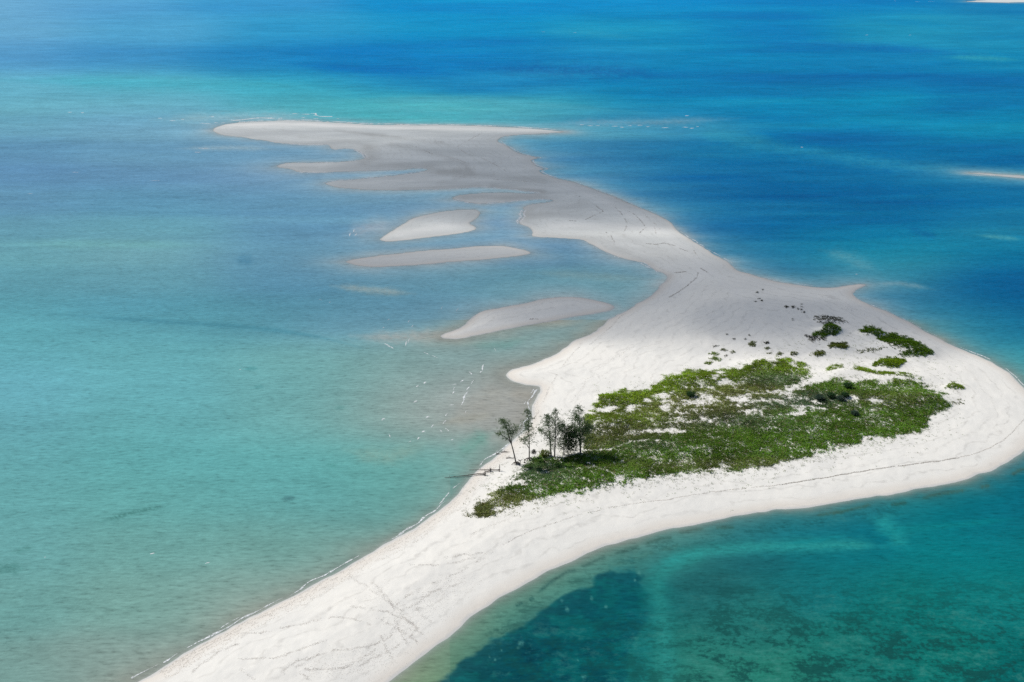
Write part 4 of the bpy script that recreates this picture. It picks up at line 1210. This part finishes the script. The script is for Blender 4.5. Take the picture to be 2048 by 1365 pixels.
def bits(x, y, z, ln, wd, col, seed):
    r = np.random.default_rng(seed); N = len(x)
    a = r.uniform(0, np.pi, N); L = ln * r.uniform(.4, 1.4, N); Wd = wd * r.uniform(.5, 1.4, N)
    dx, dy = np.cos(a) * L, np.sin(a) * L; sx, sy = -np.sin(a) * Wd, np.cos(a) * Wd
    b0 = np.stack([x - dx, y - dy, z], 1); b1 = np.stack([x + dx, y + dy, z], 1); b2 = np.stack([x + sx, y + sy, z], 1); b3 = np.stack([x - sx, y - sy, z], 1)
    top = np.stack([x, y, z + Wd * .45], 1)
    WV.append(np.stack([b0, b2, top, b0, top, b3, b1, top, b2, b1, b3, top], 1).reshape(-1, 3))
    WC_.append(np.repeat(np.array(col) * r.uniform(.6, 1.5, (N, 1)), 12, 0))


def wrack(line, per_px, spread, ln=0.16, wd=0.035, col=(0.16, 0.135, 0.105), seed=0, gaps=0.5):
    line = subdivide(np.array(line, float), False)
    seg = np.hypot(*np.diff(line, axis=0).T); cum = np.concatenate([[0], np.cumsum(seg)])
    r = np.random.default_rng(seed + 100)
    N = int(cum[-1] * per_px)
    t = r.uniform(0, cum[-1], N)
    dens_ = vnoise(t * 0.11, t * 0 + seed, 3) * 0.6 + vnoise(t * 0.03, t * 0 + seed, 7) * 0.4
    t = t[dens_ > gaps * 0.8 + r.uniform(-.12, .12, N)]
    if len(t) < 2: return
    u = np.interp(t, cum, line[:, 0]) + r.normal(0, spread, len(t)) + (vnoise(t * 0.08, t * 0 + seed, 5) - .5) * spread * 3
    v = np.interp(t, cum, line[:, 1]) + r.normal(0, spread * .6, len(t)) + (vnoise(t * 0.08, t * 0 + seed, 8) - .5) * spread * 2
    x, y, z = at(u, v)
    bits(x, y, z + .004, ln, wd, col, seed)


BR = (0.48, 0.445, 0.395); DKB = (0.30, 0.275, 0.24)
wrack([(1560,970),(1620,960),(1660,954),(1700,947),(1760,937),(1820,930),(1880,922),(1912,917)], 5, .8, .16, .045, DKB, 1, .25)
wrack([(1912,917),(1960,904),(2000,885),(2030,860),(2048,838)], 4, .7, .15, .04, BR, 2, .3)
wrack([(1300,1003),(1340,999),(1400,988),(1450,981),(1500,976),(1560,970)], 3, .8, .14, .04, BR, 3, .4)
wrack([(1000,1092),(1040,1072),(1100,1048),(1160,1030),(1230,1014),(1300,1003)], 2, .9, .13, .035, BR, 4, .45)
near = [[(790,1213),(815,1190),(840,1180),(870,1165),(930,1140),(990,1105)],[(800,1223),(835,1207),(845,1195),(870,1183),(900,1170)],[(760,1190),(790,1215),(810,1225)],[(700,1150),(740,1180),(770,1205)],[(745,1165),(790,1215),(845,1268)],[(800,1225),(825,1250),(845,1270)],
 [(790,1240),(815,1290)],[(760,1270),(785,1320)],[(640,1240),(690,1235),(740,1250)],[(590,1335),(650,1305),(750,1290),(790,1265)],[(610,1340),(690,1335),(750,1300)],[(470,1270),(520,1265),(560,1258),(640,1240)],[(480,1320),(550,1315),(600,1300),(650,1280)],[(480,1340),(510,1360)],
 [(380,1345),(430,1310),(480,1285)],[(930,1075),(980,1050),(1040,1030)],[(940,1090),(930,1080),(955,1063)],[(880,1115),(930,1110),(975,1108)],[(820,1130),(880,1130),(950,1115)],[(700,1215),(780,1225),(830,1250)],[(830,1215),(850,1235),(860,1245)],[(850,1195),(880,1180),(930,1163)],[(760,1240),(800,1262),(835,1285)],[(600,1345),(620,1360)],[(560,1345),(600,1320),(640,1310)],[(720,1330),(790,1295),(840,1255)]]
for i, ln_ in enumerate(near):
    wrack(ln_, 3.4, 2.0, .11, .022, BR, 20 + i, .45)
for i, (u, v, a, b, n_) in enumerate([(815,1250,40,22,520),(880,1185,44,14,420),(760,1310,60,24,420),(700,1340,70,20,380),(850,1215,50,20,300),(760,1195,40,25,260),(905,1165,50,14,240),(640,1330,60,20,240)]):
    r = np.random.default_rng(300 + i); uu_ = u + r.normal(0, a * .6, n_); vv_ = v + r.normal(0, b * .6, n_)
    x, y, z = at(uu_, vv_); bits(x, y, z + .004, .10, .022, BR, 310 + i)
for off, sp, cc in ((6, 1.4, (0.54, .49, .42)), (11, 1.5, BR), (17, 2.0, (0.54, .49, .42)), (25, 2.5, (0.54, .49, .42))):
    wrack([(u + off * .75, v + off * .6) for u, v in ISLAND[1:35]], 2.0, sp, .12, .03, cc, 60 + off, .4)
far = [[(1145,390),(1160,393)],[(1190,410),(1200,418),(1207,423),(1190,430),(1172,440)],[(1140,442),(1152,443)],[(1228,413),(1240,424),(1249,435),(1254,446),(1250,462)],[(1255,422),(1272,432),(1282,442),(1291,453)],[(1291,455),(1280,466)],[(1211,464),(1214,468)],[(1220,470),(1230,485)],
 [(1290,487),(1310,489),(1330,487),(1350,493),(1375,503)],[(1348,545),(1374,544)],[(1395,545),(1393,554),(1372,574),(1340,595)],[(1400,536),(1416,547)],[(820,291),(845,299),(865,309)],[(880,312),(905,317),(930,325)],[(965,266),(948,276),(916,293),(926,303),(946,312)],[(960,315),(1000,335),(1012,343)],
 [(1045,640),(1060,638),(1076,638.5)],[(740,315),(772,303)],[(880,364),(886,365)],[(1385,500),(1400,520)],[(1308,455),(1312,470)],[(1225,395),(1262,410),(1290,430),(1320,460)],[(860,345),(930,355),(1000,360),(1090,366)],[(1060,300),(1000,320),(960,345)]]
for i, ln_ in enumerate(far):
    wrack(ln_, 2.6 if i < 21 else 1.2, .7, .30, .09, DKB if i < 13 else BR, 400 + i, .3 if i < 17 else .5)
wrack([(1270,690),(1200,735),(1150,790),(1110,840)], 1.6, 2.0, .16, .035, BR, 470, .45)
wrack([(1300,690),(1230,730),(1180,780),(1140,830)], 1.2, 2.0, .16, .035, BR, 471, .5)
wrack([(1165,690),(1130,725),(1105,765),(1088,800),(1070,840)], 2.2, 1.0, .18, .04, BR, 472, .4)
wrack([(1250,625),(1215,660),(1180,690)], 2.2, 1.0, .2, .05, BR, 473, .3)
wrack([(1640,590),(1700,620),(1760,660),(1830,690)], 1.6, 5.0, .2, .05, BR, 474, .4)
V = np.concatenate(WV); CO = np.concatenate(WC_)
wr = mesh_np("seaweed_wrack", V, np.arange(len(V)).reshape(-1, 3), M_WRACK, col=CO)
tag(wr, "thin brown lines of dried seaweed and twigs left on the sand", "seaweed", kind="stuff")

# ------------------------------------------------------------------ foam, and sky reflection drawn as lines along calm inlets
FV = []; FE = []; FF = []; fn = 0


def foam_ribbon(P, w):
    """P (n,2) world line, w (n,) half widths"""
    global fn
    n_ = len(P)
    if n_ < 2: return
    d = np.gradient(P, axis=0); d /= np.linalg.norm(d, axis=1)[:, None] + 1e-9
    nrm = np.stack([-d[:, 1], d[:, 0]], 1)
    for off, e in ((-1, 0), (-.4, 1), (.4, 1), (1, 0)):
        q = P + nrm * (w * off)[:, None]
        zz = np.full(n_, 0.015 + (0.015 if e else 0.0))
        FV.append(np.stack([q[:, 0], q[:, 1], zz], 1)); FE.append(np.full(n_, e))
    for kk in range(3):
        a = fn + kk * n_ + np.arange(n_ - 1); FF.append(np.stack([a, a + 1, a + n_ + 1, a + n_], 1))
    fn += 4 * n_


def shore_foam_sheen(line, off, w, thr, seed, freq=0.12):
    p = subdivide(np.array(line, float), False)
    x, y = ground(p[:, 0], p[:, 1]); p = np.stack([x, y], 1)
    seg = np.hypot(*np.diff(p, axis=0).T); cum = np.concatenate([[0], np.cumsum(seg)])
    t = np.arange(0, cum[-1], max(0.4, w * .8)); P = np.stack([np.interp(t, cum, p[:, 0]), np.interp(t, cum, p[:, 1])], 1)
    d = np.gradient(P, axis=0); d /= np.linalg.norm(d, axis=1)[:, None] + 1e-9
    nrm = np.stack([-d[:, 1], d[:, 0]], 1)
    P = P + nrm * (off + (vnoise(t * .1, t * 0, seed) - .5) * abs(off) * 0.9 + (vnoise(t * .35, t * 0, seed + 3) - .5) * .7)[:, None]
    hgt = vnoise(t * freq, t * 0, seed + 5) * .5 + vnoise(t * freq * 3, t * 0, seed + 6) * .3 + vnoise(t * 1.3, t * 0, seed + 7) * .2 - thr
    i = 0
    while i < len(t):
        if hgt[i] > 0:
            j = i
            while j < len(t) and hgt[j] > 0: j += 1
            if j - i > 2: foam_ribbon(P[i:j], w * np.clip(hgt[i:j] * 5, .15, 1.0) * (0.25 + 1.5 * vnoise(t[i:j] * .9, t[i:j] * 0, seed + 8)))
            i = j
        else: i += 1


LEFT = ISLAND[:36]
shore_foam_sheen(LEFT, 0.75, .26, .40, 1, .10)
shore_foam_sheen(LEFT, 1.2, .18, .55, 2, .14)
shore_foam_sheen([(1741,610),(1793,632),(1846,661),(1917,696),(1965,716),(1996,733),(2025,752),(2048,776)], 0.7, .24, .42, 3)
shore_foam_sheen([(1145,364),(1182,377),(1230,394),(1279,416),(1312,429),(1337,443),(1361,466),(1392,486),(1419,503),(1460,527),(1493,547),(1561,565),(1643,576)], 0.6, .28, .5, 4)
shore_foam_sheen([(478,246),(537,243),(595,242),(644,244),(693,247),(752,250),(859,251),(995,254),(1066,258),(1113,262)], 2.5, 1.3, .36, 5, .06)
shore_foam_sheen([(451,249),(478,246),(537,243),(595,242),(644,244),(690,247)], 9, 1.4, .46, 6, .05)
shore_foam_sheen([(451,249),(478,246),(537,243),(595,242),(644,244)], 24, 1.6, .56, 7, .05)
shore_foam_sheen([(996,282),(1007,289),(1019,296),(1034,305),(1054,311),(1079,316),(1062,321),(1068,328),(1072,333),(1089,338),(1079,342),(1089,349),(1113,357)], 0.9, .6, .2, 8)
for ln_ in ([(656,290),(615,290),(566,287)],[(731,316),(730,311),(720,304),(707,299),(689,298),(669,300)],[(716,321),(689,324),(644,326),(595,326),(572,327)],[(856,337),(829,337),(800,340),(751,342),(693,344),(634,345),(599,345)],[(652,367),(664,363),(693,361),(732,358),(761,354),(800,350),(829,346),(852,342)],[(1082,386),(1054,384),(1034,380),(995,376.5),(956,375)],[(839,380),(898,378),(956,375)],[(964,408),(976,407),(1000,405),(1039,401),(1078,399),(1100,400)],[(1041,449),(1039,442),(1047,434),(1045,427),(1050,420)],[(909,399),(925,403),(941,406),(964,408)]):
    shore_foam_sheen(ln_, 0.8, .55, .18, 9 + int(ln_[0][0]) % 7)  # sky reflection on calm inlet edges, painted as white ribbons
    shore_foam_sheen(ln_, -0.8, .55, .18, 9 + int(ln_[0][0]) % 7)
shore_foam_sheen([(1171,482),(1200,498),(1235,514),(1286,526),(1320,546)], 0.7, .35, .38, 30); shore_foam_sheen([(1171,482),(1200,498),(1235,514),(1286,526),(1320,546)], -0.7, .35, .38, 30)


def crest(u, v, du, dv, w, bend=.25, seed=0):
    r = np.random.default_rng(seed)
    t = np.linspace(-.5, .5, 9)
    uu_ = u + t * du + (0.25 - t * t) * bend * dv; vv_ = v + t * dv - (0.25 - t * t) * bend * abs(du)
    x, y = ground(uu_, vv_)
    foam_ribbon(np.stack([x, y], 1), w * (1.02 - (2 * np.abs(t)) ** 2) * r.uniform(.5, 1.2, 9))


for i, (u, v, du, dv, w) in enumerate([(767,656,3,-3,.25),(777,640,6,-3,.2),(818,643,4,-5,.22),(825,653,4,-6,.2),(773,690,9,4,.35),(781,695,12,6,.5),(813,687,3,-12,.25),(818,682,3,-10,.2),(853,708,12,6,.16),(868,714,16,6,.12),(850,766,4,-4,.45),(835,773,5,-3,.35),(941,747,6,6,.3),(966,735,2,-12,.35),(963,744,7,-5,.25),(908,770,10,-2,.28),(908,778,3,-6,.2),(907,786,4,-6,.3),
    (929,796,2,-14,.4),(926,806,5,-10,.25),(933,788,5,-8,.25),(903,811,10,-2,.28),(831,804,7,-4,.45),(767,839,7,-5,.45),(855,835,8,-5,.35),(865,853,5,-7,.3),(847,864,7,-4,.35),(838,877,7,-6,.28),(820,884,5,-3,.2),(893,830,4,-6,.25),(882,863,6,6,.2),(905,880,5,-3,.22),(924,763,8,-5,.25),(937,777,8,-8,.25),(779,872,3,8,.14),(894,860,8,6,.16),(889,845,6,-8,.2),
    (932,824,3,-7,.14),(945,765,6,-10,.14),(990,700,3,6,.12),(305,1108,10,-2,.25),(415,1127,10,-3,.2),(90,1115,4,-1,.15),(700,470,2,-8,.35),(708,462,2,-6,.3),(712,470,5,-5,.3),(480,740,5,-2,.15),(884,616,4,-8,.12),(660,605,4,-3,.2),(915,620,6,-8,.12),(640,600,8,3,.15)]):
    crest(u, v, du, dv, w, seed=i)
for i, (u, v, du) in enumerate([(424,234,12),(432,246,9),(414,248,16),(404,247,10),(412,298,16),(405,297,22),(395,305,14),(590,228,14),(612,229,18),(626,227.5,10),(630,231,8),(606,236,10),(632,238,12),(640,243,14),(655,244,10),(560,239,12),(520,241,14),(500,243,12),(465,241,10),(140,225,10),(165,226,6),(320,237,10),(345,242,14),(365,239,8),(1086,64,8),(1150,66,6),(1164,250,10),(1180,252,12),(1196,252,8),(1230,253,14),(1244,255,10),(1260,252,8),(1280,251,12),(1296,254,8),(1330,256,16),(1370,255,14),(1384,257,10),(1395,254,6),(1374,232,8),(1604,295,5),(1713,549,5),(1734,70.5,6),(1820,70.5,4),(1835,4,10),(1790,2,8),(1862,3,14),(150,345,16),(310,362,22),(60,388,12),(1985,352,90)]):
    crest(u, v, du, RNG.uniform(-.6, .6), 1.0 if v < 320 else .5, bend=.03, seed=200 + i)
fm = mesh_np("sea_foam_sheen", np.concatenate(FV), np.concatenate(FF), M_FOAM, smooth_f=True, fattr={"edge": np.concatenate(FE)})
tag(fm, "white foam of small breaking waves along the shore and on the shoals, plus sky reflection drawn as pale lines on calm inlets", "foam", kind="stuff")
